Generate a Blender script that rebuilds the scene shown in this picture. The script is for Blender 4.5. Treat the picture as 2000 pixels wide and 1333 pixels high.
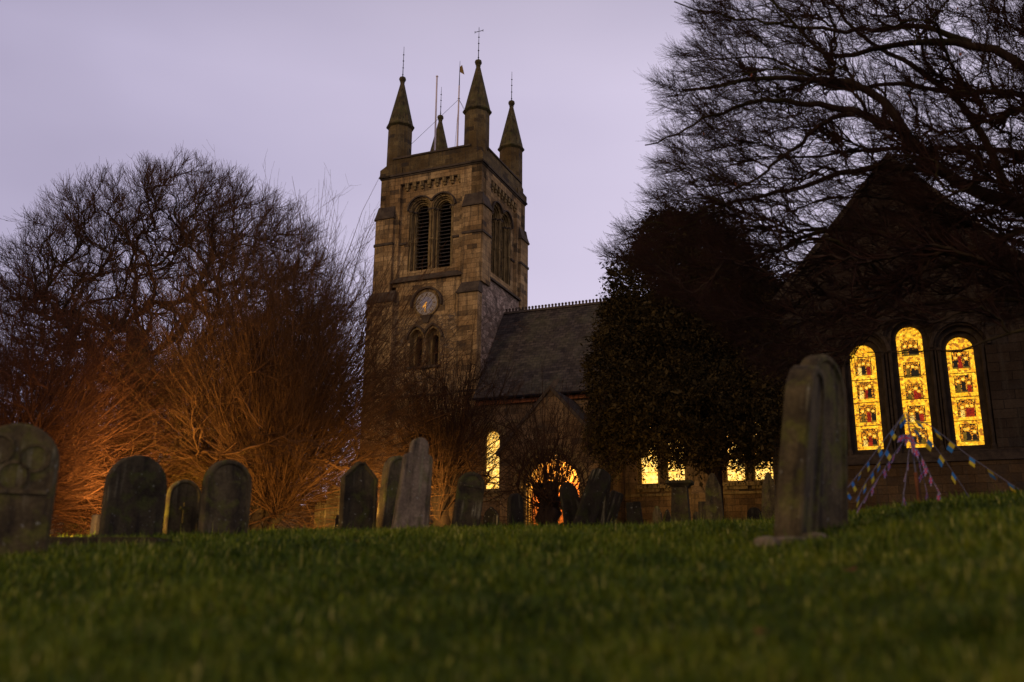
import bpy, math, random
import numpy as np
from mathutils import Vector, Matrix
from mathutils.geometry import tessellate_polygon

scene = bpy.context.scene
for o in list(bpy.data.objects):
    bpy.data.objects.remove(o, do_unlink=True)
col = scene.collection
random.seed(7)
rng = np.random.default_rng(11)

# ------------------------------------------------------------------ camera
FPX = 1800.0
TH, RO, AZ = (math.radians(a) for a in (14.95, 0.6, -22.8))
cF = np.array([0, math.cos(TH), math.sin(TH)]); cR = np.array([1., 0, 0]); cU = np.cross(cR, cF)
R2 = cR * math.cos(RO) + cU * math.sin(RO); U2 = -cR * math.sin(RO) + cU * math.cos(RO)
cam_d = bpy.data.cameras.new('camera'); cam = bpy.data.objects.new('camera', cam_d); col.objects.link(cam)
cam.matrix_world = Matrix(((R2[0], U2[0], -cF[0], 0), (R2[1], U2[1], -cF[1], 0), (R2[2], U2[2], -cF[2], 0), (0, 0, 0, 1)))
cam_d.sensor_width = 36; cam_d.lens = FPX / 2000 * 36; cam_d.clip_start = 0.05; cam_d.clip_end = 1500
cam_d.dof.use_dof = True; cam_d.dof.focus_distance = 48; cam_d.dof.aperture_fstop = 1.05; cam_d.dof.aperture_blades = 9
scene.camera = cam

def pray(px, py):
    d = cF * FPX + R2 * (px - 1000) + U2 * (666.5 - py)
    return d / np.hypot(d[0], d[1])
def at(px, py, r):
    "point seen at pixel px, py (2000 wide photo) at ground distance r from the camera"
    return pray(px, py) * r

# ------------------------------------------------------------------ world
world = bpy.data.worlds.new("World"); scene.world = world; world.use_nodes = True
wt = world.node_tree; wn = wt.nodes; wl = wt.links
bg = wn['Background']
tc = wn.new('ShaderNodeTexCoord'); sep = wn.new('ShaderNodeSeparateXYZ'); wl.new(tc.outputs['Generated'], sep.inputs[0])
mp = wn.new('ShaderNodeMapping'); mp.inputs['Scale'].default_value = (1.3, 1.3, 3.2); wl.new(tc.outputs['Generated'], mp.inputs[0])
nz = wn.new('ShaderNodeTexNoise'); nz.inputs['Scale'].default_value = 1.6; nz.inputs['Detail'].default_value = 3.5; nz.inputs['Roughness'].default_value = .45
wl.new(mp.outputs[0], nz.inputs[0])
# value = cloud brightness: dimmer to the west (left) and towards the zenith
def wmath(op, a, b):
    n = wn.new('ShaderNodeMath'); n.operation = op
    for i, v in enumerate((a, b)):
        if isinstance(v, (int, float)): n.inputs[i].default_value = v
        else: wl.new(v, n.inputs[i])
    return n.outputs[0]
v = wmath('ADD', wmath('MULTIPLY', nz.outputs['Fac'], .5), wmath('MULTIPLY', sep.outputs['X'], .58))
v = wmath('ADD', v, wmath('MULTIPLY', sep.outputs['Z'], -.38))
v = wmath('ADD', v, .64)
cr = wn.new('ShaderNodeValToRGB'); e = cr.color_ramp.elements
e[0].position = .15; e[0].color = (.235, .21, .32, 1)
e[1].position = .85; e[1].color = (.645, .58, .75, 1)
m_ = e.new(.52); m_.color = (.48, .435, .60, 1)
ov_ = wn.new('ShaderNodeMapRange'); ov_.inputs['From Min'].default_value = .50; ov_.inputs['From Max'].default_value = .80; ov_.inputs['To Min'].default_value = 1.06; ov_.inputs['To Max'].default_value = .38
wl.new(sep.outputs['Z'], ov_.inputs[0])
wl.new(ov_.outputs[0], bg.inputs[1])
wl.new(v, cr.inputs[0]); wl.new(cr.outputs[0], bg.inputs[0])

# weak warm sky glow of the town, low from the left behind the camera
sd = bpy.data.lights.new('town_glow_sun', 'SUN'); sun = bpy.data.objects.new('town_glow_sun', sd); col.objects.link(sun)
sd.energy = .85; sd.angle = math.radians(18); sd.color = (1, .68, .27)
sdir = Vector((-.72, -.62, .34)).normalized()
sun.rotation_euler = sdir.to_track_quat('Z', 'Y').to_euler()
vs = scene.view_settings; vs.view_transform = 'Standard'; vs.look = 'None'; vs.exposure = 0; vs.gamma = 1
scene.cycles.max_bounces = 5; scene.cycles.diffuse_bounces = 3; scene.cycles.transparent_max_bounces = 4
scene.cycles.sample_clamp_indirect = 3

# ------------------------------------------------------------------ materials
def mat(name, **k):
    m = bpy.data.materials.new(name); m.use_nodes = True
    nt = m.node_tree; b = nt.nodes['Principled BSDF']
    b.inputs['Roughness'].default_value = k.get('rough', .85)
    b.inputs['Specular IOR Level'].default_value = k.get('spec', .06)
    if 'metal' in k: b.inputs['Metallic'].default_value = k['metal']
    if 'color' in k: b.inputs['Base Color'].default_value = (*k['color'], 1)
    return m, nt, b
def N(nt, t, **k):
    n = nt.nodes.new(t)
    for a, v in k.items():
        if a in n.inputs: n.inputs[a].default_value = v
        else: setattr(n, a, v)
    return n
def ramp(nt, fac, stops):
    n = nt.nodes.new('ShaderNodeValToRGB'); el = n.color_ramp.elements
    while len(el) < len(stops): el.new(.5)
    for x, (p, c) in zip(el, stops):
        x.position = p; x.color = (*c, 1) if len(c) == 3 else c
    nt.links.new(fac, n.inputs[0]); return n.outputs[0]
def mix(nt, fac, a, b, mode='MIX'):
    n = nt.nodes.new('ShaderNodeMix'); n.data_type = 'RGBA'; n.blend_type = mode
    for i, v in ((0, fac), (6, a), (7, b)):
        if isinstance(v, (int, float)): n.inputs[i].default_value = v
        elif isinstance(v, tuple): n.inputs[i].default_value = (*v, 1)
        else: nt.links.new(v, n.inputs[i])
    return n.outputs[2]
def noise(nt, vec, scale, detail=4, rough=.55, dist=0):
    n = N(nt, 'ShaderNodeTexNoise', Scale=scale, Detail=detail, Roughness=rough, Distortion=dist)
    nt.links.new(vec, n.inputs['Vector']); return n.outputs['Fac']
def bump(nt, b, h, s=.5, d=.02):
    n = N(nt, 'ShaderNodeBump', Strength=s, Distance=d); nt.links.new(h, n.inputs['Height']); nt.links.new(n.outputs[0], b.inputs['Normal'])
def wallvec(nt):
    "masonry coordinates that run along an axis aligned wall: (x + y, z)"
    t = N(nt, 'ShaderNodeTexCoord'); s = N(nt, 'ShaderNodeSeparateXYZ'); nt.links.new(t.outputs['Object'], s.inputs[0])
    a = N(nt, 'ShaderNodeMath', operation='ADD'); nt.links.new(s.outputs[0], a.inputs[0]); nt.links.new(s.outputs[1], a.inputs[1])
    c = N(nt, 'ShaderNodeCombineXYZ'); nt.links.new(a.outputs[0], c.inputs[0]); nt.links.new(s.outputs[2], c.inputs[1])
    return t.outputs['Object'], c.outputs[0]

def ashlar(name, c1, c2, mortar, bw=.62, bh=.29, dark=.5):
    m, nt, b = mat(name)
    ov, wv = wallvec(nt)
    dn = N(nt, 'ShaderNodeTexNoise', Scale=2.2, Detail=3.0); nt.links.new(wv, dn.inputs['Vector'])
    wob = N(nt, 'ShaderNodeVectorMath', operation='MULTIPLY_ADD'); nt.links.new(dn.outputs['Color'], wob.inputs[0]); wob.inputs[1].default_value = (.035, .03, 0); nt.links.new(wv, wob.inputs[2])
    br = N(nt, 'ShaderNodeTexBrick', Scale=1.0, **{'Brick Width': bw, 'Row Height': bh, 'Mortar Size': .011, 'Mortar Smooth': .4, 'Bias': -.15})
    br.inputs['Color1'].default_value = (*c1, 1); br.inputs['Color2'].default_value = (*c2, 1); br.inputs['Mortar'].default_value = (*mortar, 1)
    nt.links.new(wob.outputs[0], br.inputs['Vector'])
    # soot blackened blocks: a second brick sheet, same courses, black and white only
    b2 = N(nt, 'ShaderNodeTexBrick', Scale=1.0, **{'Brick Width': bw, 'Row Height': bh, 'Mortar Size': 0.0, 'Bias': -.35})
    b2.offset = .5
    b2.inputs['Color1'].default_value = (1, 1, 1, 1); b2.inputs['Color2'].default_value = (0, 0, 0, 1); nt.links.new(wob.outputs[0], b2.inputs['Vector'])
    big = noise(nt, ov, .45, 4, .6)
    mid = noise(nt, ov, 2.4, 5, .65, .4)
    fine = noise(nt, ov, 14, 4, .6)
    sootm = ramp(nt, mid, [(.38, (.12, .12, .12)), (.54, (1, 1, 1))])
    bigm = ramp(nt, big, [(.40, (0, 0, 0)), (.60, (1, 1, 1))])
    c = br.outputs['Color']
    c = mix(nt, bigm, c, mix(nt, 1.0, c, (.62, .56, .50), 'MULTIPLY'))
    ms = N(nt, 'ShaderNodeMapping'); ms.inputs['Scale'].default_value = (5.5, .42, 1); nt.links.new(wv, ms.inputs[0])
    stk = noise(nt, ms.outputs[0], 1.0, 5, .65)
    c = mix(nt, ramp(nt, stk, [(.5, (0, 0, 0)), (.68, (.8, .8, .8))]), c, (.045, .034, .022))
    blk = ramp(nt, b2.outputs['Color'], [(.34, (1, 1, 1)), (.48, (0, 0, 0))])
    mm = N(nt, 'ShaderNodeMath', operation='MULTIPLY'); nt.links.new(blk, mm.inputs[0]); nt.links.new(sootm, mm.inputs[1])
    m2 = N(nt, 'ShaderNodeMath', operation='MULTIPLY'); nt.links.new(mm.outputs[0], m2.inputs[0]); m2.inputs[1].default_value = .85
    c = mix(nt, m2.outputs[0], c, (.035, .028, .022))
    stn = ramp(nt, mid, [(.55, (0, 0, 0)), (.78, (dark, dark, dark))])
    c = mix(nt, stn, c, (.04, .032, .024))
    c = mix(nt, 1.0, c, ramp(nt, fine, [(.3, (.7, .7, .7)), (.7, (1.2, 1.2, 1.2))]), 'MULTIPLY')
    nt.links.new(c, b.inputs['Base Color'])
    hh = mix(nt, .35, br.outputs['Fac'], fine); inv = N(nt, 'ShaderNodeInvert'); nt.links.new(br.outputs['Fac'], inv.inputs['Color'])
    hm = mix(nt, .4, inv.outputs[0], fine)
    bump(nt, b, hm, .8, .03)
    return m
M = {}
M['ashlar'] = ashlar('tower_ashlar', (.45, .285, .12), (.17, .108, .048), (.18, .12, .055))
M['ashlar_dark'] = ashlar('sooty_ashlar', (.17, .115, .045), (.07, .046, .022), (.17, .12, .06), .55, .27, .8)
M['nave_stone'] = ashlar('nave_ashlar', (.27, .165, .075), (.14, .085, .04), (.14, .088, .042), .7, .3)

def rubble(name, cols, sc=2.6):
    m, nt, b = mat(name)
    ov, wv = wallvec(nt)
    mpn = N(nt, 'ShaderNodeMapping'); mpn.inputs['Scale'].default_value = (1, 1.9, 1); nt.links.new(wv, mpn.inputs[0])
    vo = N(nt, 'ShaderNodeTexVoronoi', Scale=sc, Randomness=.85); nt.links.new(mpn.outputs[0], vo.inputs['Vector'])
    ve = N(nt, 'ShaderNodeTexVoronoi', Scale=sc, Randomness=.85); ve.feature = 'DISTANCE_TO_EDGE'; nt.links.new(mpn.outputs[0], ve.inputs['Vector'])
    s = N(nt, 'ShaderNodeSeparateColor'); nt.links.new(vo.outputs['Color'], s.inputs[0])
    c = ramp(nt, s.outputs[0], [(0, cols[0]), (.35, cols[1]), (.75, cols[2]), (1, cols[3])])
    edge = ramp(nt, ve.outputs['Distance'], [(.015, (0, 0, 0)), (.06, (1, 1, 1))])
    c = mix(nt, edge, (.15, .11, .075), c)
    mid = noise(nt, ov, 1.1, 5, .65)
    c = mix(nt, ramp(nt, mid, [(.45, (0, 0, 0)), (.68, (.75, .75, .75))]), c, (.07, .05, .035))
    fine = noise(nt, ov, 16, 4, .6)
    c = mix(nt, 1.0, c, ramp(nt, fine, [(.3, (.65, .65, .65)), (.7, (1.25, 1.25, 1.25))]), 'MULTIPLY')
    nt.links.new(c, b.inputs['Base Color'])
    bump(nt, b, mix(nt, .3, edge, fine), .9, .04)
    return m
M['rubble'] = rubble('tower_rubble', [(.10, .06, .028), (.30, .185, .075), (.42, .27, .12), (.20, .125, .055)])
M['rubble_pink'] = rubble('rubble_pinkish', [(.13, .085, .06), (.32, .22, .15), (.42, .3, .21), (.2, .14, .1)], 2.2)
M['transept_stone'] = ashlar('transept_rock_faced_stone', (.05, .034, .021), (.028, .018, .012), (.014, .010, .007), .75, .33)  # shade of the trees over the gable is put into this dark colour

M['transept_base'] = ashlar('transept_plinth_stone', (.10, .06, .026), (.055, .033, .016), (.05, .03, .014), .7, .3)
def plainstone(name, ca, cb, moss=None, sc=1.5, streak=True):
    m, nt, b = mat(name)
    t = N(nt, 'ShaderNodeTexCoord'); ov = t.outputs['Object']
    oi = N(nt, 'ShaderNodeObjectInfo')
    sh = N(nt, 'ShaderNodeVectorMath', operation='ADD'); nt.links.new(ov, sh.inputs[0]); nt.links.new(oi.outputs['Random'], sh.inputs[1])
    sc3 = N(nt, 'ShaderNodeVectorMath', operation='SCALE'); nt.links.new(oi.outputs['Location'], sc3.inputs[0]); sc3.inputs['Scale'].default_value = 1.7
    ad = N(nt, 'ShaderNodeVectorMath', operation='ADD'); nt.links.new(sh.outputs[0], ad.inputs[0]); nt.links.new(sc3.outputs[0], ad.inputs[1])
    vec = ad.outputs[0]
    n1 = noise(nt, vec, sc * 2, 5, .62)
    c = ramp(nt, n1, [(.35, ca), (.65, cb)])
    if streak:
        mp2 = N(nt, 'ShaderNodeMapping'); mp2.inputs['Scale'].default_value = (9, 9, 1.1); nt.links.new(vec, mp2.inputs[0])
        n2 = noise(nt, mp2.outputs[0], 1.0, 4, .6)
        c = mix(nt, ramp(nt, n2, [(.48, (0, 0, 0)), (.66, (.85, .85, .85))]), c, (.022, .017, .012))
    if moss:
        n3 = noise(nt, vec, sc * 3.1, 5, .6, .5)
        c = mix(nt, ramp(nt, n3, [(.5, (0, 0, 0)), (.68, (.8, .8, .8))]), c, moss)
        mp3 = N(nt, 'ShaderNodeMapping'); mp3.inputs['Scale'].default_value = (14, 14, .8); mp3.inputs['Location'].default_value = (3, 1, 7); nt.links.new(vec, mp3.inputs[0])
        n6 = noise(nt, mp3.outputs[0], 1.0, 4, .6); n7 = noise(nt, vec, 1.6, 2, .5); m7 = N(nt, 'ShaderNodeMath', operation='MULTIPLY')
        nt.links.new(ramp(nt, n6, [(.56, (0, 0, 0)), (.68, (.9, .9, .9))]), m7.inputs[0]); nt.links.new(ramp(nt, n7, [(.5, (0, 0, 0)), (.6, (1, 1, 1))]), m7.inputs[1])
        c = mix(nt, m7.outputs[0], c, (.17, .145, .08))
        n5 = noise(nt, vec, sc * 14, 3, .5)
        c = mix(nt, ramp(nt, n5, [(.68, (0, 0, 0)), (.73, (.6, .6, .6))]), c, (.26, .25, .19))
    fine = noise(nt, vec, 30, 5, .65)
    c = mix(nt, 1.0, c, ramp(nt, fine, [(.3, (.7, .7, .7)), (.7, (1.25, 1.25, 1.25))]), 'MULTIPLY')
    nt.links.new(c, b.inputs['Base Color'])
    bump(nt, b, mix(nt, .5, n1, fine), .6, .015)
    return m
M['dressed'] = plainstone('dressed_stone', (.30, .195, .075), (.17, .11, .042), None, 1.2, True)
M['shaded_dressed'] = plainstone('shaded_dressed_stone', (.05, .034, .021), (.022, .015, .01), None, 1.4, False)  # transept window dressings, darkened like the gable with its tree shade painted in
M['dressed_dark'] = plainstone('weathered_coping', (.095, .068, .042), (.05, .035, .024), None, 1.4, False)
M['spire'] = plainstone('mossy_spire_stone', (.12, .085, .034), (.05, .036, .018), (.075, .07, .02), 1.0, True)
M['grave'] = plainstone('mossy_gravestone', (.12, .086, .038), (.05, .036, .018), (.105, .10, .018), 1.5)
M['grave_dark'] = plainstone('blackened_gravestone', (.072, .054, .026), (.026, .019, .011), (.06, .062, .014), 1.3)
M['grave_black'] = plainstone('silhouette_gravestone', (.024, .018, .011), (.010, .008, .005), (.022, .022, .007), 1.3)  # backlit silhouettes by the porch glow, put into the colour as near black
M['grave_pale'] = plainstone('pale_gravestone', (.20, .145, .09), (.10, .072, .046), (.10, .09, .03), 1.2)
M['iron'] = mat('wrought_iron', color=(.018, .014, .014), rough=.6, metal=.4)[0]
M['pole'] = mat('white_painted_pole', color=(.62, .5, .46), rough=.6)[0]
M['gold'] = mat('gilt_metal', color=(.85, .48, .12), rough=.45, metal=.3)[0]
M['dull_gold'] = mat('tarnished_gilding', color=(.20, .12, .04), rough=.6)[0]
M['dial'] = plainstone('pale_dial', (.36, .30, .24), (.28, .235, .19), None, 2, False)
M['dial_in'] = mat('dial_centre_grey', color=(.27, .25, .28), rough=.7)[0]
M['black'] = mat('dark_void', color=(.008, .007, .007))[0]
M['louvre'] = plainstone('louvre_boards', (.07, .055, .045), (.035, .028, .024), None, 2, False)
M['lead'] = mat('lead_bars', color=(.01, .009, .009), rough=.7)[0]
M['timber'] = plainstone('door_timber', (.30, .10, .035), (.18, .06, .025), None, 3, True)
M['rope'] = mat('pale_cord', color=(.11, .10, .12), rough=.8)[0]

def slate():
    m, nt, b = mat('roof_slates', rough=.65, spec=.12)
    t = N(nt, 'ShaderNodeTexCoord'); s = N(nt, 'ShaderNodeSeparateXYZ'); nt.links.new(t.outputs['UV'], s.inputs[0])
    br = N(nt, 'ShaderNodeTexBrick', Scale=1.0, **{'Brick Width': .34, 'Row Height': .21, 'Mortar Size': .012, 'Mortar Smooth': .2, 'Bias': 0.0})
    br.inputs['Color1'].default_value = (.075, .056, .042, 1); br.inputs['Color2'].default_value = (.03, .022, .017, 1); br.inputs['Mortar'].default_value = (.012, .01, .01, 1)
    nt.links.new(t.outputs['UV'], br.inputs['Vector'])
    n1 = noise(nt, t.outputs['Object'], .8, 5, .6); n2 = noise(nt, t.outputs['Object'], 6, 4, .6)
    c = mix(nt, ramp(nt, n1, [(.45, (0, 0, 0)), (.7, (.7, .7, .7))]), br.outputs['Color'], (.075, .065, .035))
    c = mix(nt, 1.0, c, ramp(nt, n2, [(.3, (.6, .6, .6)), (.7, (1.35, 1.35, 1.35))]), 'MULTIPLY')
    nt.links.new(c, b.inputs['Base Color'])
    # each course laps the one below
    w = N(nt, 'ShaderNodeMath', operation='DIVIDE'); nt.links.new(s.outputs[1], w.inputs[0]); w.inputs[1].default_value = .21
    fr = N(nt, 'ShaderNodeMath', operation='FRACT'); nt.links.new(w.outputs[0], fr.inputs[0])
    inv = N(nt, 'ShaderNodeMath', operation='SUBTRACT'); inv.inputs[0].default_value = 1.0; nt.links.new(fr.outputs[0], inv.inputs[1])
    bump(nt, b, mix(nt, .3, inv.outputs[0], br.outputs['Color']), 1.0, .05)
    return m
M['slate'] = slate()

def bark(name, ca, cb, moss=None, sc=6):
    m, nt, b = mat(name, rough=.9)
    t = N(nt, 'ShaderNodeTexCoord'); mpn = N(nt, 'ShaderNodeMapping'); mpn.inputs['Scale'].default_value = (1, 1, .35); nt.links.new(t.outputs['Object'], mpn.inputs[0])
    n1 = noise(nt, mpn.outputs[0], sc, 5, .6); c = ramp(nt, n1, [(.35, ca), (.65, cb)])
    if moss:
        n2 = noise(nt, t.outputs['Object'], .5, 3, .5); c = mix(nt, ramp(nt, n2, [(.48, (0, 0, 0)), (.62, (.8, .8, .8))]), c, moss)
    nt.links.new(c, b.inputs['Base Color']); bump(nt, b, n1, .7, .03)
    return m
M['bark'] = bark('beech_bark', (.045, .028, .017), (.018, .011, .008), (.035, .03, .009))
M['twig_dark'] = bark('beech_twigs', (.045, .021, .014), (.018, .008, .006), None, 3)
M['twig_warm'] = bark('brown_beech_twigs', (.10, .046, .023), (.04, .019, .011), None, 2)
M['twig_red'] = bark('red_brown_shoots', (.12, .056, .022), (.045, .02, .009), None, 1.2)
M['twig_black'] = bark('dark_whippy_shoots', (.05, .024, .012), (.02, .01, .006), None, 1.5)
M['twig_dkred'] = bark('dark_red_shoots', (.085, .032, .015), (.035, .014, .008), None, 1.2)
M['twig_orange'] = bark('orange_shoots', (.30, .185, .055), (.12, .066, .02), None, 1.2)
M['twig_brown'] = bark('brown_shoots', (.085, .042, .02), (.033, .016, .009), None, 1.5)
M['yew_bark'] = bark('yew_bark', (.025, .015, .01), (.01, .006, .005))

def leafmat(name, ca, cb):
    m, nt, b = mat(name, rough=.8, spec=.04)
    a = N(nt, 'ShaderNodeAttribute'); a.attribute_name = 'tone'
    nt.links.new(ramp(nt, a.outputs['Fac'], [(0, ca), (1, cb)]), b.inputs['Base Color'])
    return m
M['yew'] = leafmat('yew_needles', (.007, .006, .002), (.065, .042, .014))
M['deadleaf'] = mat('dead_leaf', color=(.16, .05, .022), rough=.8)[0]

def grassmat():
    m, nt, b = mat('grass_blades', rough=.6, spec=.12)
    a = N(nt, 'ShaderNodeAttribute'); a.attribute_name = 'tone'
    c = ramp(nt, a.outputs['Fac'], [(0, (.012, .028, .002)), (.42, (.064, .096, .003)), (.78, (.19, .20, .008)), (1, (.42, .36, .09))])
    nt.links.new(c, b.inputs['Base Color'])
    return m
M['grass'] = grassmat()
def groundmat():
    m, nt, b = mat('turf', rough=.95)
    t = N(nt, 'ShaderNodeTexCoord'); n1 = noise(nt, t.outputs['Object'], .9, 6, .65); n2 = noise(nt, t.outputs['Object'], 18, 5, .7)
    c = ramp(nt, n1, [(.3, (.022, .034, .003)), (.55, (.045, .058, .005)), (.75, (.075, .068, .012))])
    c = mix(nt, 1.0, c, ramp(nt, n2, [(.3, (.5, .5, .5)), (.7, (1.4, 1.4, 1.4))]), 'MULTIPLY')
    nt.links.new(c, b.inputs['Base Color']); bump(nt, b, n2, 1, .05)
    return m
M['ground'] = groundmat()

def glass(name, c1, c2, strength, cell=9.0, dark=.0, edge=(.25, .10, .01)):
    "backlit leaded glass"
    m, nt, b = mat(name, rough=.3)
    ov, wv = wallvec(nt)
    vo = N(nt, 'ShaderNodeTexVoronoi', Scale=cell, Randomness=1.0); nt.links.new(wv, vo.inputs['Vector'])
    ve = N(nt, 'ShaderNodeTexVoronoi', Scale=cell, Randomness=1.0); ve.feature = 'DISTANCE_TO_EDGE'; nt.links.new(wv, ve.inputs['Vector'])
    s = N(nt, 'ShaderNodeSeparateColor'); nt.links.new(vo.outputs['Color'], s.inputs[0])
    c = ramp(nt, s.outputs[0], [(0, c1), (1, c2)])
    n1 = noise(nt, wv, 5.5, 3, .6)
    c = mix(nt, 1.0, c, ramp(nt, n1, [(.3, (.55, .50, .38)), (.62, (1.15, 1.15, 1.15))]), 'MULTIPLY')
    if dark > 0:
        c = mix(nt, ramp(nt, s.outputs[1], [(1 - dark - .02, (0, 0, 0)), (1 - dark + .02, (1, 1, 1))]), c, (.35, .12, .01))
    c = mix(nt, ramp(nt, ve.outputs['Distance'], [(.01, (0, 0, 0)), (.05, (1, 1, 1))]), edge, c)
    b.inputs['Base Color'].default_value = (.02, .015, .01, 1)
    nt.links.new(c, b.inputs['Emission Color']); b.inputs['Emission Strength'].default_value = strength
    return m
M['glass_nave'] = glass('lit_nave_glass', (1, .48, .06), (1, .68, .20), 2.1, 9, 0, (.75, .36, .05))
M['glass_gold'] = glass('lit_gold_glass', (1, .38, .010), (1, .60, .035), 1.5, 13, .16)
def medallion():
    m, nt, b = mat('figured_glass', rough=.3)
    ov, wv = wallvec(nt)
    n1 = noise(nt, wv, 4.6, 3, .65, .6); n2 = noise(nt, wv, 6.3, 2, .5, .3)
    vo = N(nt, 'ShaderNodeTexVoronoi', Scale=16.0); nt.links.new(wv, vo.inputs['Vector'])
    s = N(nt, 'ShaderNodeSeparateColor'); nt.links.new(vo.outputs['Color'], s.inputs[0])
    c = ramp(nt, s.outputs[0], [(0, (1, .34, .02)), (.6, (1, .55, .08)), (1, (1, .8, .35))])
    c = mix(nt, ramp(nt, n2, [(.57, (0, 0, 0)), (.60, (1, 1, 1))]), c, (.42, .02, .01))
    c = mix(nt, ramp(nt, n1, [(.45, (1, 1, 1)), (.48, (0, 0, 0))]), c, (.012, .008, .006))
    b.inputs['Base Color'].default_value = (.02, .015, .01, 1)
    nt.links.new(c, b.inputs['Emission Color']); b.inputs['Emission Strength'].default_value = 1.15
    return m
M['figures'] = medallion()
def sg(name, c, e):
    m, nt, b = mat(name, color=(.01, .01, .01)); t = N(nt, 'ShaderNodeTexCoord'); n1 = noise(nt, t.outputs['Object'], 9, 3, .6)
    nt.links.new(mix(nt, 1.0, c, ramp(nt, n1, [(.3, (.5, .5, .5)), (.65, (1.2, 1.2, 1.2))]), 'MULTIPLY'), b.inputs['Emission Color']); b.inputs['Emission Strength'].default_value = e; return m
SG = [sg('amber_glass', (1, .34, .015), 1.0), sg('near_black_glass', (.03, .02, .012), .6), sg('ruby_glass', (.55, .03, .01), .7), sg('olive_glass', (.30, .17, .02), .6), sg('straw_glass', (1, .62, .12), 1.2), sg('bright_gold_glass', (1, .52, .03), 1.4)]
M['lamp_glass'] = mat('lamp_glass', color=(.9, .8, .6))[0]
bb = M['lamp_glass'].node_tree.nodes['Principled BSDF']; bb.inputs['Emission Color'].default_value = (1, .55, .16, 1); bb.inputs['Emission Strength'].default_value = 12

# ------------------------------------------------------------------ mesh helpers
def tag(o, label=None, cat=None, group=None, kind=None):
    if label: o['label'] = label
    if cat: o['category'] = cat
    if group: o['group'] = group
    if kind: o['kind'] = kind
    return o
def empty(name, loc, rz=0, label=None, cat=None, group=None):
    o = bpy.data.objects.new(name, None); o.empty_display_size = .3
    o.location = loc; o.rotation_euler = (0, 0, rz); col.objects.link(o)
    return tag(o, label, cat, group)
def arr_mesh(name, V, Fq, m, parent=None, tone=None, smooth=False, loc=None):
    "V (n,3), Fq (m,k) -> object, fast"
    V = np.asarray(V, np.float32).reshape(-1, 3); Fq = np.asarray(Fq, np.int32); k = Fq.shape[1]
    me = bpy.data.meshes.new(name); me.vertices.add(len(V)); me.vertices.foreach_set('co', V.ravel())
    me.loops.add(Fq.size); me.loops.foreach_set('vertex_index', Fq.ravel())
    me.polygons.add(len(Fq)); me.polygons.foreach_set('loop_start', np.arange(0, Fq.size, k, dtype=np.int32))
    try: me.polygons.foreach_set('loop_total', np.full(len(Fq), k, np.int32))
    except Exception: pass
    if smooth: me.polygons.foreach_set('use_smooth', np.ones(len(Fq), bool))
    me.update(calc_edges=True)
    if tone is not None:
        a = me.attributes.new('tone', 'FLOAT', 'POINT'); a.data.foreach_set('value', np.asarray(tone, np.float32))
    me.materials.append(m)
    o = bpy.data.objects.new(name, me); col.objects.link(o)
    if parent: o.parent = parent
    if loc is not None: o.location = loc
    return o

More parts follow.
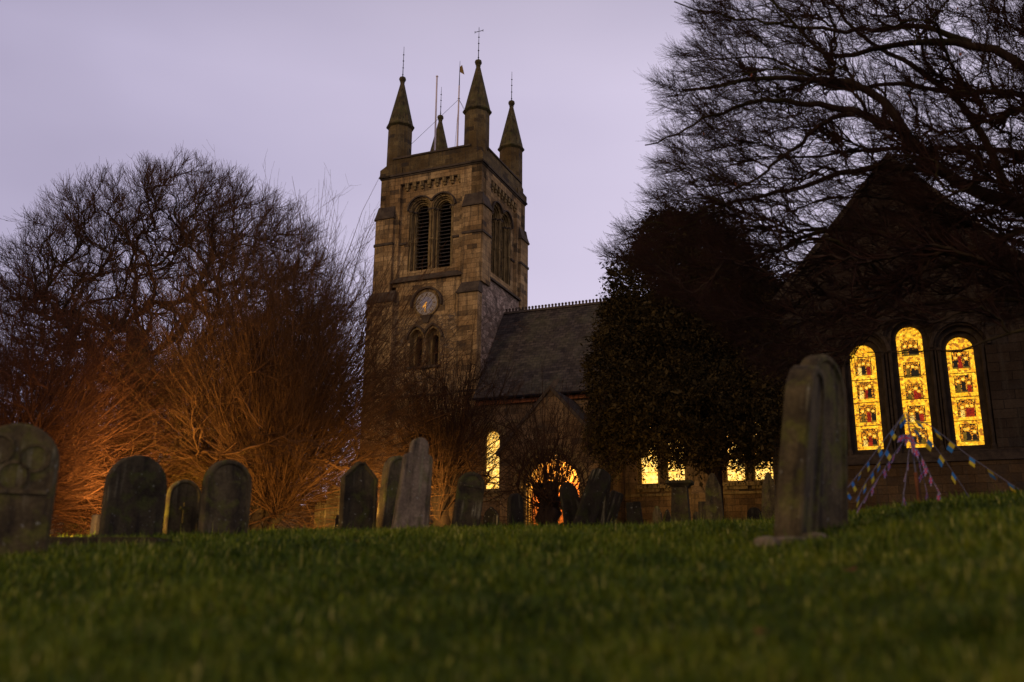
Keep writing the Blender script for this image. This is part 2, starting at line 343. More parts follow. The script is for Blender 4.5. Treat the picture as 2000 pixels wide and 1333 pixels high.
class MB:
    def __init__(s, T=None): s.v = []; s.f = []; s.mi = []; s.cur = 0; s.T = T; s.uv = {}
    def P(s, p):
        p = Vector(p)
        s.v.append(s.T @ p if s.T is not None else p); return len(s.v) - 1
    def face(s, pts, uv=None):
        i = [s.P(p) for p in pts]; s.f.append(i); s.mi.append(s.cur)
        if uv: s.uv[len(s.f) - 1] = uv
    def box(s, x0, x1, y0, y1, z0, z1):
        a = [(x0, y0, z0), (x1, y0, z0), (x1, y1, z0), (x0, y1, z0), (x0, y0, z1), (x1, y0, z1), (x1, y1, z1), (x0, y1, z1)]
        b = [s.P(p) for p in a]
        for q in ((0, 3, 2, 1), (4, 5, 6, 7), (0, 1, 5, 4), (1, 2, 6, 5), (2, 3, 7, 6), (3, 0, 4, 7)): s.f.append([b[i] for i in q]); s.mi.append(s.cur)
    def hexa(s, lo, hi):
        "two quads (4 points each), joined"
        b = [s.P(p) for p in lo] + [s.P(p) for p in hi]
        for q in ((3, 2, 1, 0), (4, 5, 6, 7), (0, 1, 5, 4), (1, 2, 6, 5), (2, 3, 7, 6), (3, 0, 4, 7)): s.f.append([b[i] for i in q]); s.mi.append(s.cur)
    def ring(s, profile, n, c=(0, 0), ph=0, cap=True):
        "lathe: profile [(r, z)]"
        L = []
        for r, z in profile:
            L.append([s.P((c[0] + r * math.cos(2 * math.pi * i / n + ph), c[1] + r * math.sin(2 * math.pi * i / n + ph), z)) for i in range(n)])
        for a, b in zip(L, L[1:]):
            for i in range(n): s.f.append([a[i], a[(i + 1) % n], b[(i + 1) % n], b[i]]); s.mi.append(s.cur)
        if cap:
            s.f.append(L[-1]); s.mi.append(s.cur); s.f.append(L[0][::-1]); s.mi.append(s.cur)
    def tube(s, pts, r, n=6):
        pts = [Vector(p) for p in pts]; L = []
        for k, p in enumerate(pts):
            t = (pts[min(k + 1, len(pts) - 1)] - pts[max(k - 1, 0)]).normalized()
            a = t.orthogonal().normalized() if k == 0 else (a - t * a.dot(t)).normalized()
            b = t.cross(a); rr = r[k] if isinstance(r, (list, tuple)) else r
            L.append([s.P(p + (a * math.cos(2 * math.pi * i / n) + b * math.sin(2 * math.pi * i / n)) * rr) for i in range(n)])
        for a_, b_ in zip(L, L[1:]):
            for i in range(n): s.f.append([a_[i], a_[(i + 1) % n], b_[(i + 1) % n], b_[i]]); s.mi.append(s.cur)
        s.f.append(L[-1]); s.mi.append(s.cur); s.f.append(L[0][::-1]); s.mi.append(s.cur)
    def panel(s, outer, holes, d, fr):
        "flat sheet at depth d with holes; fr maps (u, z, depth) -> xyz"
        loops = [[Vector((u, z, 0)) for u, z in L] for L in [outer] + holes]
        flat = [p for L in loops for p in L]
        idx = [s.P(fr(p.x, p.y, d)) for p in flat]
        for t in tessellate_polygon(loops): s.f.append([idx[i] for i in t]); s.mi.append(s.cur)
    def reveal(s, loop, d0, d1, fr):
        n = len(loop); a = [s.P(fr(u, z, d0)) for u, z in loop]; b = [s.P(fr(u, z, d1)) for u, z in loop]
        for i in range(n): j = (i + 1) % n; s.f.append([a[i], a[j], b[j], b[i]]); s.mi.append(s.cur)
    def prism(s, loop, d0, d1, fr):
        s.panel(loop, [], d0, fr); s.panel(loop, [], d1, fr); s.reveal(loop, d0, d1, fr)
    def band(s, inner, outer, d0, d1, fr):
        "solid strip between two open polylines of equal length"
        n = len(inner)
        for k in range(n - 1):
            q = [inner[k], inner[k + 1], outer[k + 1], outer[k]]
            s.hexa([fr(u, z, d1) for u, z in q], [fr(u, z, d0) for u, z in q])
    def build(s, name, m, parent=None, smooth=False, off=None, loc=None):
        me = bpy.data.meshes.new(name)
        vv = [tuple(p + Vector(off)) if off else tuple(p) for p in s.v]
        me.from_pydata(vv, [], s.f)
        for mm in (m if isinstance(m, list) else [m]): me.materials.append(mm)
        me.polygons.foreach_set('material_index', s.mi)
        if smooth: me.polygons.foreach_set('use_smooth', [True] * len(s.f))
        if s.uv:
            u = me.uv_layers.new(name='uv')
            for fi, uvs in s.uv.items():
                for li, c in zip(me.polygons[fi].loop_indices, uvs): u.data[li].uv = c
        me.update()
        import bmesh
        bm = bmesh.new(); bm.from_mesh(me); bmesh.ops.recalc_face_normals(bm, faces=bm.faces); bm.to_mesh(me); bm.free()
        o = bpy.data.objects.new(name, me); col.objects.link(o)
        if parent: o.parent = parent
        if loc is not None: o.location = loc
        return o

def arch(cx, z0, zs, r, n=14, point=0.0):
    "closed outline: jambs from z0 to spring zs, round (or slightly pointed) head, counter clockwise"
    L = [(cx - r, z0), (cx + r, z0)]
    for i in range(n + 1):
        a = math.pi * i / n
        L.append((cx + r * math.cos(a), zs + r * math.sin(a) * (1 + point * (1 - abs(math.cos(a))))))
    return L
def arc(cx, zs, r, a0=0, a1=180, n=16, point=0.0):
    return [(cx + r * math.cos(math.radians(a0 + (a1 - a0) * i / n)), zs + r * math.sin(math.radians(a0 + (a1 - a0) * i / n)) * (1 + point * (1 - abs(math.cos(math.radians(a0 + (a1 - a0) * i / n)))))) for i in range(n + 1)]

# ------------------------------------------------------------------ terrain
crest = [(-2500, 1150), (-700, 1100), (0, 1066), (190, 1051), (500, 1042), (700, 1037), (1000, 1032), (1250, 1030), (1500, 1019), (1650, 1004), (1750, 992), (1850, 980), (2000, 963), (2300, 950), (4500, 1100)]
caz = []; cel = []
for px, py in crest:
    d = pray(px, py); caz.append(math.atan2(d[0], d[1])); cel.append(d[2])
caz = np.array(caz); cel = np.array(cel)
HC = .50; RC = 14.0
def zg(x, y, rough=True):
    x = np.asarray(x, float); y = np.asarray(y, float)
    r = np.hypot(x, y); a = np.arctan2(x, y); el = np.interp(a, caz, cel, left=.02, right=.02)
    near = el * r - HC * (1 - np.minimum(r, RC) / RC) ** 2
    t = np.clip((r - RC) / 18, 0, 1); t = t * t * (3 - 2 * t)
    T = np.minimum(.75 + .04 * (r - 14), 2.2)
    far = (1 - t) * (el * r - .004 * (r - RC)) + t * np.minimum(T, el * r - .02 * (r - RC))
    z = np.where(r < RC, near, far)
    if rough:
        w = np.clip(r / 3, 0, 1) * np.clip((RC + 2 - r) / 4, .12, 1)
        z = z + w * (.028 * np.sin(x * 1.7 + .5 * y) * np.cos(y * 1.3 - x * .4) + .014 * np.sin(x * 4.1 + 1) * np.sin(y * 3.7 + x) - .03)
    return z
gx = np.concatenate([-np.geomspace(14, 400, 40)[::-1], np.linspace(-13.8, 13.8, 140), np.geomspace(14, 400, 40)])
gy = np.concatenate([-np.geomspace(3, 300, 16)[::-1], np.linspace(-2.8, 20, 160), np.geomspace(20.3, 600, 60)])
X, Y = np.meshgrid(gx, gy); Z = zg(X, Y)
nx, ny = len(gx), len(gy)
ii = np.arange(nx * ny).reshape(ny, nx)
Fq = np.stack([ii[:-1, :-1], ii[:-1, 1:], ii[1:, 1:], ii[1:, :-1]], -1).reshape(-1, 4)
tag(arr_mesh('ground', np.stack([X, Y, Z], -1), Fq, M['ground'], smooth=True), kind='structure')

def on_ground(px, r, dz=0):
    d = pray(px, 1040); x, y = d[0] * r, d[1] * r
    return Vector((x, y, float(zg(x, y)) + dz))

# grass blades
def make_grass():
    A0, A1 = math.radians(-36), math.radians(36)
    pos = []; L = []
    for r0, r1, dens, ln in ((1.3, 3, 8000, .036), (3, 5, 5200, .038), (5, 8, 2700, .044), (8, 11.5, 1700, .044), (11.5, 17.5, 1100, .046)):
        n = int(.5 * (A1 - A0) * (r1 ** 2 - r0 ** 2) * dens)
        r = np.sqrt(rng.uniform(r0 ** 2, r1 ** 2, n)); a = rng.uniform(A0, A1, n)
        pos.append(np.stack([r * np.sin(a), r * np.cos(a)], -1)); L.append(np.full(n, ln))
    p = np.concatenate(pos); ln = np.concatenate(L); n = len(p)
    x, y = p[:, 0], p[:, 1]
    clump = np.sin(x * 2.3 + np.sin(y * 1.9) * 2) * np.cos(y * 2.7 + np.sin(x * 1.3) * 2) * .5 + np.sin(x * 6.1 + y * 1.1 + np.sin(y * 5) * 1.5) * np.cos(y * 6.7 - x) * .35
    r = np.hypot(x, y)
    tuft = np.clip(np.sin(x * 3.1 + np.sin(y * 2.2 + 1) * 2.4) * np.cos(y * 3.6 + np.sin(x * 2.4) * 2.1) - .45, 0, 1) * 1.9
    L = ln * (1 + .5 * clump + .8 * tuft) * rng.lognormal(0, .36, n)
    z = zg(x, y)
    h = rng.uniform(0, 2 * np.pi, n); lean = rng.uniform(.15, 1.35, n)
    hx, hy = np.cos(h), np.sin(h)
    w = .0017 * (1 + r / 7) * rng.uniform(.7, 1.3, n)
    wx, wy = -hy * w, hx * w
    b = np.stack([x, y, z - .01], -1)
    d1 = np.stack([hx * lean * .45, hy * lean * .45, np.ones(n)], -1) * (L * .55)[:, None]
    d2 = np.stack([hx * lean, hy * lean, np.ones(n) * (1 - lean * .62)], -1) * (L * .5)[:, None]
    wv = np.stack([wx, wy, np.zeros(n)], -1)
    m1 = b + d1; tip = m1 + d2
    V = np.stack([b - wv, b + wv, m1 + wv * .8, m1 - wv * .8, tip - wv * .12, tip + wv * .12], 1)
    base = np.arange(n) * 6
    F = np.stack([np.stack([base, base + 1, base + 2, base + 3], -1), np.stack([base + 3, base + 2, base + 5, base + 4], -1)], 1).reshape(-1, 4)
    big = np.sin(x * .7 + 2) * np.cos(y * .6 + x * .3)
    fw = np.sin(x * 9.3 + np.sin(y * 7.7) * 2) * np.cos(y * 10.1 + np.sin(x * 8.3) * 2)
    tone = np.clip(.44 + .17 * clump + .14 * big - .13 * tuft + .12 * fw + rng.normal(0, .17, n), 0, .86)
    tone = np.where(rng.random(n) < .05, rng.uniform(.85, 1, n), tone)
    return tag(arr_mesh('grass', V.reshape(-1, 3), F, M['grass'], tone=np.repeat(tone, 6)), 'short damp green lawn grass between the graves', 'grass', kind='stuff')
make_grass()

# ------------------------------------------------------------------ church
GZ = 1.5                                   # ground level at the church
Oc = pray(943.6, 311) * 50.0
church = empty('church', (Oc[0], Oc[1], GZ), AZ, 'stone church with a square pinnacled tower and lit windows behind the graveyard', 'church')
OFF = (0, 0, -GZ)
MC = Matrix.Translation((Oc[0], Oc[1], 0)) @ Matrix.Rotation(AZ, 4, 'Z')
def cw(x, y, z): return MC @ Vector((x, y, z))
TC = (-3.55, 3.55)                          # tower centre
def side_T(k):
    return Matrix.Translation((TC[0], TC[1], 0)) @ Matrix.Rotation(k * math.pi / 2, 4, 'Z') @ Matrix.Translation((-TC[0], -TC[1], 0))
frS = lambda u, z, d: (u, d, z)             # south facing sheet

mb = MB()                                   # tower masonry: ashlar 0, rubble 1, pinkish rubble 2, dressed 3, dark 4
AC = (-4.25, -2.75)
for k in range(4):
    mb.T = side_T(k)
    # corner piers, upper stage
    mb.cur = 0
    for x0, x1 in ((-6.98, -5.6), (-1.5, -.12)):
        mb.box(x0, x1, .12, .8, 17.2, 24.4)
    # mid stage buttress faces and caps
    for x0, x1 in ((-7.1, -5.9), (-1.2, 0.0)):
        mb.cur = 0
        mb.box(x0 + .002, x1 - .002, -.06, .1, 16.9, 21.7)
        mb.cur = 4
        mb.hexa([(x0 - .05, -.13, 21.7), (x1 + .05, -.13, 21.7), (x1 + .05, .3, 21.7), (x0 - .05, .3, 21.7)], [(x0 + .02, .1, 22.45), (x1 - .02, .1, 22.45), (x1 - .02, .3, 22.45), (x0 + .02, .3, 22.45)])
        mb.box(x0 - .06, x1 + .06, -.15, .2, 21.6, 21.7)
        mb.box(x0 - .04, x1 + .04, -.12, .2, 19.88, 20.02)
    # band over the recess + corbels
    mb.cur = 0
    mb.box(-5.6, -1.5, .12, .8, 23.85, 24.4)
    for i in range(8):
        u = -5.3 + i * .51
        mb.cur = 3; mb.box(u, u + .24, .14, .42, 23.55, 23.85); mb.box(u + .04, u + .2, .2, .42, 23.38, 23.55)
    mb.cur = 4; mb.box(-5.58, -1.52, .17, .3, 23.80, 23.848)
    # recess plane and twin arch orders
    mb.cur = 0
    zb, zs = 18.15, 22.05
    o1 = [arch(c, zb, zs, .745) for c in AC]; o2 = [arch(c, zb, zs, .58) for c in AC]; o3 = [arch(c, zb, zs, .41) for c in AC]
    mb.panel([(-5.6, 17.2), (-1.5, 17.2), (-1.5, 23.85), (-5.6, 23.85)], o1, .32, frS)
    mb.cur = 3
    for a, b, c in zip(o1, o2, o3):
        mb.reveal(a, .32, .5, frS); mb.panel(a, [b], .5, frS); mb.reveal(b, .5, .72, frS); mb.panel(b, [c], .72, frS); mb.reveal(c, .72, 1.15, frS)
        mb.cur = 5; mb.panel(c, [], 1.15, frS); mb.cur = 3
    # hood moulds
    for s_, c in ((0, AC[0]), (1, AC[1])):
        a0, a1 = (0, 148) if s_ else (32, 180)
        mb.cur = 4; mb.band(arc(c, zs, .80, a0, a1), arc(c, zs, .89, a0, a1), .18, .34, frS)
        mb.cur = 3; mb.band(arc(c, zs, .66), arc(c, zs, .73), .36, .52, frS)
        mb.band(arc(c, zs, .47), arc(c, zs, .55), .60, .74, frS)
    # shafts with capitals, rings, bases
    for c in AC:
        for sgn in (-1, 1):
            for rr, dd, sr in ((.665, .42, .062), (.495, .64, .058)):
                x = c + sgn * rr
                mb.cur = 3
                mb.ring([(sr * 1.7, 18.12), (sr * 1.7, 18.22), (sr, 18.32), (sr, 20.0), (sr * 1.5, 20.05), (sr * 1.5, 20.12), (sr, 20.17), (sr, 21.78), (sr * 1.9, 21.95)], 8, (x, dd))
                mb.cur = 4; mb.box(x - .13, x + .13, dd - .13, dd + .1, 21.95, 22.05)
    # sloping sill below the belfry, drip
    mb.cur = 4
    mb.hexa([(-5.85, -.04, 17.5), (-1.25, -.04, 17.5), (-1.5, .72, 18.13), (-5.6, .72, 18.13)], [(-5.85, -.04, 17.56), (-1.25, -.04, 17.56), (-1.5, .72, 18.19), (-5.6, .72, 18.19)])
    mb.box(-5.95, -1.15, -.08, .2, 17.40, 17.50)
    # string ring across recess beside the arches
    mb.box(-5.6, -5.08, .24, .36, 19.9, 20.02); mb.box(-2.02, -1.5, .24, .36, 19.9, 20.02)
    # middle stage wall
    mb.cur = {0: 0, 1: 2, 2: 0, 3: 0}[k]
    if k == 0:
        ll = [arch(c, 12.2, 13.85, .44, point=.3) for c in (-4.07, -3.0)]
        mb.panel([(-5.6, 15.2), (-1.3, 15.2), (-1.3, 17.4), (-5.6, 17.4)], [], .1, frS)
        mb.cur = 1; mb.panel([(-5.6, 10.4), (-1.3, 10.4), (-1.3, 15.2), (-5.6, 15.2)], ll, .1, frS)
        for c, L in zip((-4.07, -3.0), ll):
            i2 = arch(c, 12.2, 13.85, .2, point=.3)
            mb.cur = 3; mb.reveal(L, .1, .42, frS); mb.panel(L, [i2], .42, frS); mb.reveal(i2, .42, .8, frS)
            mb.cur = 5; mb.panel(i2, [], .8, frS)
            mb.cur = 3; mb.band(arc(c, 13.85, .445, point=.3), arc(c, 13.85, .52, point=.3), .06, .12, frS)
            a0, a1 = (0, 155) if c > -3.5 else (25, 180)
            mb.cur = 4; mb.band(arc(c, 13.85, .56, a0, a1, point=.3), arc(c, 13.85, .66, a0, a1, point=.3), -.04, .12, frS)
        mb.cur = 4; mb.box(-4.6, -2.45, -.03, .15, 12.05, 12.19)
        mb.cur = 0; mb.box(-5.6, -1.3, .1, .5, 1.0, 10.4)
        # hood over the clock
        mb.cur = 4; mb.band(arc(-3.47, 15.9, .93, -8, 188, 24), arc(-3.47, 15.9, 1.04, -8, 188, 24), -.08, .12, frS)
        mb.cur = 3; mb.band(arc(-3.47, 15.93, .70, 0, 360, 36), arc(-3.47, 15.93, .80, 0, 360, 36), .0, .12, frS)
        # bracket below clock
        mb.cur = 4; mb.hexa([(-3.6, .02, 14.75), (-3.35, .02, 14.75), (-3.35, .1, 14.75), (-3.6, .1, 14.75)], [(-3.85, -.06, 15.2), (-3.1, -.06, 15.2), (-3.1, .1, 15.2), (-3.85, .1, 15.2)])
    else:
        mb.panel([(-7.0, 1.0), (-.1, 1.0), (-.1, 17.4), (-7.0, 17.4)], [], .06 if k == 1 else .1, frS)
    # lower stage buttresses (south and west faces)
    if k in (0, 3):
        for x0, x1 in ((-7.3, -5.55), (-1.33, -.04)):
            if k == 3: x0, x1 = -7.1 if x0 < -5 else -1.4, x1
            mb.cur = 0; mb.box(x0, x1, -.28, .3, 1.0, 16.3)
            mb.cur = 4
            mb.hexa([(x0 - .04, -.36, 16.3), (x1 + .04, -.36, 16.3), (x1 + .04, .3, 16.3), (x0 - .04, .3, 16.3)], [(x0 + .15, -.03, 16.95), (x1, -.03, 16.95), (x1, .3, 16.95), (x0 + .15, .3, 16.95)])
            mb.box(x0 - .06, x1 + .06, -.38, .2, 16.2, 16.3)
            mb.box(x0 - .04, x1 + .04, -.34, .2, 10.4, 10.52)
        mb.box(-5.55, -1.33, -.02, .2, 10.4, 10.52)
        mb.cur = 0
        mb.box(-7.5, -5.4, -.45, .3, 1.0, 3.2)
    # cornice and parapet
    mb.cur = 4
    mb.box(-7.1, 0, 0, .8, 24.40, 24.52); mb.box(-7.03, -.07, .07, .8, 24.30, 24.40)
    mb.cur = 6
    mb.box(-6.2, -.9, .1, .42, 24.52, 25.55)
    mb.cur = 4
    mb.box(-6.2, -.9, .03, .49, 25.55, 25.66)
    mb.hexa([(-6.2, .03, 25.66), (-.9, .03, 25.66), (-.9, .49, 25.66), (-6.2, .49, 25.66)], [(-6.2, .2, 25.76), (-.9, .2, 25.76), (-.9, .32, 25.76), (-6.2, .32, 25.76)])
    # broached corner block below turret
    mb.cur = 6
    mb.hexa([(-7.06, .04, 24.52), (-5.5, .04, 24.52), (-5.5, 1.6, 24.52), (-7.06, 1.6, 24.52)], [(-7.06, .04, 24.95), (-5.5, .04, 24.95), (-5.5, 1.6, 24.95), (-7.06, 1.6, 24.95)])
    mb.hexa([(-7.06, .04, 24.95), (-5.5, .04, 24.95), (-5.5, 1.6, 24.95), (-7.06, 1.6, 24.95)], [(-6.75, .34, 25.4), (-5.8, .34, 25.4), (-5.8, 1.3, 25.4), (-6.75, 1.3, 25.4)])
mb.T = None; mb.cur = 0
mb.box(-6.9, -.2, .9, 6.2, 23.8, 24.5)      # roof deck
tower = mb.build('tower', [M['ashlar'], M['rubble'], M['rubble_pink'], M['dressed'], M['dressed_dark'], M['black'], M['ashlar_dark']], church, off=OFF)

# louvre slats in each belfry light
for k in range(4):
    for c in AC:
        mb = MB(side_T(k)); z = 18.25
        while z < 22.35:
            hw = .405 if z < 22.0 else math.sqrt(max(.405 ** 2 - (z + .1 - 22.05) ** 2, .01))
            mb.hexa([(c - hw, .76, z), (c + hw, .76, z), (c + hw, 1.1, z + .2), (c - hw, 1.1, z + .2)], [(c - hw, .76, z + .035), (c + hw, .76, z + .035), (c + hw, 1.1, z + .235), (c - hw, 1.1, z + .235)])
            z += .235
        mb.build('louvre', M['louvre'], church, off=OFF)

# clock
mb = MB(); mb.cur = 0
mb.prism(arc(-3.47, 15.93, .70, 0, 360, 40)[:-1], .02, .1, frS)
dial = mb.build('clock', M['dial'], church, off=OFF)
mb = MB(); mb.prism(arc(-3.47, 15.93, .38, 0, 360, 32)[:-1], .0, .02, frS); mb.build('dial_centre', M['dial_in'], dial)
bpy.data.objects['dial_centre'].location = OFF
for i in range(12):
    mb = MB(); a = math.radians(30 * i); r0, r1 = .46, .60
    du, dz = math.sin(a), math.cos(a); pu, pz = dz * .018, -du * .018
    for s in ((-1, 1) if i % 3 else (-1.6, 0, 1.6)):
        q = [(-3.47 + du * r0 + pu * s - pu * .6, 15.93 + dz * r0 + pz * s - pz * .6), (-3.47 + du * r0 + pu * s + pu * .6, 15.93 + dz * r0 + pz * s + pz * .6), (-3.47 + du * r1 + pu * s + pu * .6, 15.93 + dz * r1 + pz * s + pz * .6), (-3.47 + du * r1 + pu * s - pu * .6, 15.93 + dz * r1 + pz * s - pz * .6)]
        mb.prism(q, .008, .018, frS)
    o = mb.build('numeral', M['dull_gold'], dial); o.location = OFF
def hand(name, deg, ln, w):
    mb = MB(); a = math.radians(deg); du, dz = math.sin(a), math.cos(a); pu, pz = dz, -du; c = (-3.47, 15.93)
    q = [(c[0] - du * .08 + pu * w * .6, c[1] - dz * .08 + pz * w * .6), (c[0] + du * ln * .7 + pu * w, c[1] + dz * ln * .7 + pz * w), (c[0] + du * ln, c[1] + dz * ln), (c[0] + du * ln * .7 - pu * w, c[1] + dz * ln * .7 - pz * w), (c[0] - du * .08 - pu * w * .6, c[1] - dz * .08 - pz * w * .6)]
    mb.prism(q, -.035, -.02, frS); o = mb.build(name, M['gold'], dial); o.location = OFF
hand('clock_hand', 218, .36, .06); hand('clock_hand', 186, .56, .032)

# pinnacles
def pinnacle(x, y, cross):
    mb = MB(); ph = math.pi / 8
    mb.cur = 0; mb.ring([(.84, 24.5), (.84, 25.3), (.77, 25.45), (.76, 28.05)], 8, (x, y), ph)
    mb.cur = 1; mb.ring([(.78, 28.02), (.90, 28.12), (.90, 28.2), (.80, 28.34), (.12, 31.35)], 8, (x, y), ph)
    p = mb.build('pinnacle', [M['ashlar_dark'], M['spire']], church, off=OFF)
    mb = MB(); mb.ring([(.10, 31.3), (.16, 31.36), (.09, 31.42), (.19, 31.48), (.23, 31.6), (.20, 31.72), (.08, 31.8)], 10, (x, y)); o = mb.build('ball_finial', M['spire'], p, smooth=True); o.location = OFF
    mb = MB(); mb.tube([(x, y, 31.7), (x, y, 34.0)], [.03, .012], 6)
    for z in (31.95, 32.45, 32.95, 33.4): mb.ring([(.01, z - .05), (.06, z), (.01, z + .05)], 8, (x, y))
    if cross:
        mb.tube([(x - .28, y, 33.82), (x + .28, y, 33.82)], .022, 6)
        mb.tube([(x, y, 33.9), (x, y, 34.1)], .018, 6)
        for dx in (-.28, .28): mb.tube([(x + dx, y, 33.75), (x + dx, y, 33.89)], .02, 5)
    o = mb.build('iron_rod', M['iron'], p); o.location = OFF
pinnacle(-.86, .86, True); pinnacle(-6.24, .86, False); pinnacle(-.86, 6.24, False); pinnacle(-6.24, 6.24, False)

mb = MB(); mb.tube([(-5.12, 3.5, 24.4), (-5.15, 3.5, 33.0)], [.07, .055], 8); mb.ring([(.05, 33), (.085, 33.03), (.085, 33.08), (.02, 33.14)], 8, (-5.15, 3.5))
mb.build('flagpole', M['pole'], church, off=OFF)
mb = MB(); mb.tube([(-3.5, 3.5, 24.4), (-3.47, 3.5, 32.0)], [.075, .05], 8)
vn = mb.build('weathervane_mast', M['pole'], church, off=OFF)
mb = MB(); mb.tube([(-3.47, 3.5, 32.0), (-3.46, 3.5, 33.85)], [.035, .012], 6)
mb.ring([(.03, 31.0), (.09, 31.04), (.03, 31.08)], 8, (-3.47, 3.5)); o = mb.build('spike', M['iron'], vn); o.location = OFF
mb = MB(); mb.prism([(-3.44, 33.0), (-3.12, 32.75), (-3.2, 33.1), (-3.3, 33.5), (-3.44, 33.4)], 3.49, 3.52, frS); o = mb.build('vane', M['dull_gold'], vn); o.location = OFF
mb = MB()
for q in ((-6.2, 1.2, 26.6), (-5.0, 5.8, 25.8), (-1.2, 1.0, 27.2), (-1.4, 6.0, 26.5)): mb.tube([(-3.47, 3.5, 31.0), q], .011, 4)
o = mb.build('guy_wire', M['iron'], vn); o.location = OFF

# nave
NL = 31.0; YE, ZE, YR, ZR = -.68, 9.96, 3.45, 15.92
sl = (ZR - ZE) / (YR - YE)
def lancet_holes(cs, z0, z1, hw): return [arch(c, z0, z1 - hw, hw) for c in cs]
mb = MB(); mb.cur = 0
ncs = [(.97, 8.15, .40), (9.55, 8.1, .42), (10.9, 8.1, .42), (13.8, 8.1, .42), (15.12, 8.1, .42)]
fN = lambda u, z, d: (u, -.3 + d, z)
outer = [arch(c, 4.95, t - hw, hw + .14) for c, t, hw in ncs]
mb.panel([(-.02, 1.0), (NL, 1.0), (NL, 9.75), (-.02, 9.75)], outer, 0, fN)
for (c, t, hw), L in zip(ncs, outer):
    inn = arch(c, 5.05, t - hw, hw)
    mb.cur = 1; mb.reveal(L, 0, .16, fN); mb.panel(L, [inn], .16, fN); mb.reveal(inn, .16, .5, fN)
    mb.band(arc(c, t - hw, hw + .30), arc(c, t - hw, hw + .44), -.07, .02, fN)
    mb.box(c - hw - .25, c + hw + .25, -.44, -.3, 4.78, 4.95); mb.box(c - hw - .15, c + hw + .15, -.38, -.3, 4.62, 4.78)
    mb.cur = 0
# paired outer hood + blind arch right of the first window
mb.cur = 1
for c in (.97, 2.35): mb.band(arc(c, 7.75, .80), arc(c, 7.75, .90), -.09, .02, fN)
mb.box(0, NL, -.36, -.3, 4.40, 4.52); mb.box(0, NL, -.40, -.3, 2.9, 3.05)
mb.cur = 0
mb.box(11.75, 12.95, -.95, -.3, 1.0, 4.4); mb.hexa([(11.75, -.95, 4.4), (12.95, -.95, 4.4), (12.95, -.3, 4.4), (11.75, -.3, 4.4)], [(11.9, -.62, 5.0), (12.8, -.62, 5.0), (12.8, -.3, 5.0), (11.9, -.3, 5.0)])
mb.box(11.9, 12.8, -.62, -.3, 5.0, 8.2); mb.hexa([(11.9, -.62, 8.2), (12.8, -.62, 8.2), (12.8, -.3, 8.2), (11.9, -.3, 8.2)], [(11.9, -.34, 8.9), (12.8, -.34, 8.9), (12.8, -.3, 8.9), (11.9, -.3, 8.9)])
mb.face([(-.02, -.3, 1), (-.02, -.3, 9.75), (-.02, .1, 9.75), (-.02, .1, 1)])
mb.box(0, NL, 7.1, 7.3, 1, 9.9); mb.face([(NL, -.3, 1), (NL, 7.2, 1), (NL, 7.2, 9.8), (NL, 3.45, 15.7), (NL, -.3, 9.8)])
mb.cur = 2; mb.box(0.02, NL, -.5, -.3, 9.55, 9.76)
# box behind windows keeps the inside closed
mb.cur = 3; mb.box(.1, NL - .1, .25, .3, 1.5, 9.6)
nave = mb.build('nave_wall', [M['nave_stone'], M['dressed'], M['timber'], M['black']], church, off=OFF)
# roof
mb = MB(); ln = math.hypot(YR - YE, ZR - ZE)
nX = 60
xs = [0.0 + (NL + .3) * i / nX for i in range(nX + 1)]
for i in range(nX):
    for j in range(8):
        def rp(i, j):
            t = j / 8; return (xs[i], YE + (YR - YE) * t, ZE + (ZR - ZE) * t + .012 * math.sin(i * 1.7 + j * 2.3) * (0 < j < 8))
        mb.face([rp(i, j), rp(i + 1, j), rp(i + 1, j + 1), rp(i, j + 1)], [(xs[i], ln * j / 8), (xs[i + 1], ln * j / 8), (xs[i + 1], ln * (j + 1) / 8), (xs[i], ln * (j + 1) / 8)])
YN = 2 * YR - YE
mb.face([(0, YN, ZE), (NL, YN, ZE), (NL, YR, ZR), (0, YR, ZR)], [(0, 0), (NL, 0), (NL, ln), (0, ln)])
mb.cur = 1
mb.hexa([(0.0, YE - .02, ZE - .09), (NL, YE - .02, ZE - .09), (NL, YR, ZR - .11), (0.0, YR, ZR - .11)], [(0.0, YE - .02, ZE - .03), (NL, YE - .02, ZE - .03), (NL, YR, ZR - .05), (0.0, YR, ZR - .05)])
nroof = mb.build('nave_roof', [M['slate'], M['dressed_dark']], church, off=OFF)
mb = MB(); mb.tube([(.02, YE - .08, ZE - .12), (NL, YE - .08, ZE - .12)], .07, 6); mb.build('gutter', M['iron'], church, off=OFF)
mb = MB()
mb.hexa([(0, YR - .14, ZR - .1), (NL, YR - .14, ZR - .1), (NL, YR + .14, ZR - .1), (0, YR + .14, ZR - .1)], [(0, YR - .03, ZR + .06), (NL, YR - .03, ZR + .06), (NL, YR + .03, ZR + .06), (0, YR + .03, ZR + .06)])
x = .1
while x < 20:
    mb.box(x, x + .10, YR - .025, YR + .025, ZR + .05, ZR + .14); mb.prism([(x + .05 + .075 * math.cos(a), ZR + .19 + .075 * math.sin(a)) for a in [math.pi * 2 * i / 7 for i in range(7)]], YR - .025, YR + .025, frS)
    x += .21
mb.build('ridge_cresting', M['dressed_dark'], nroof).location = OFF
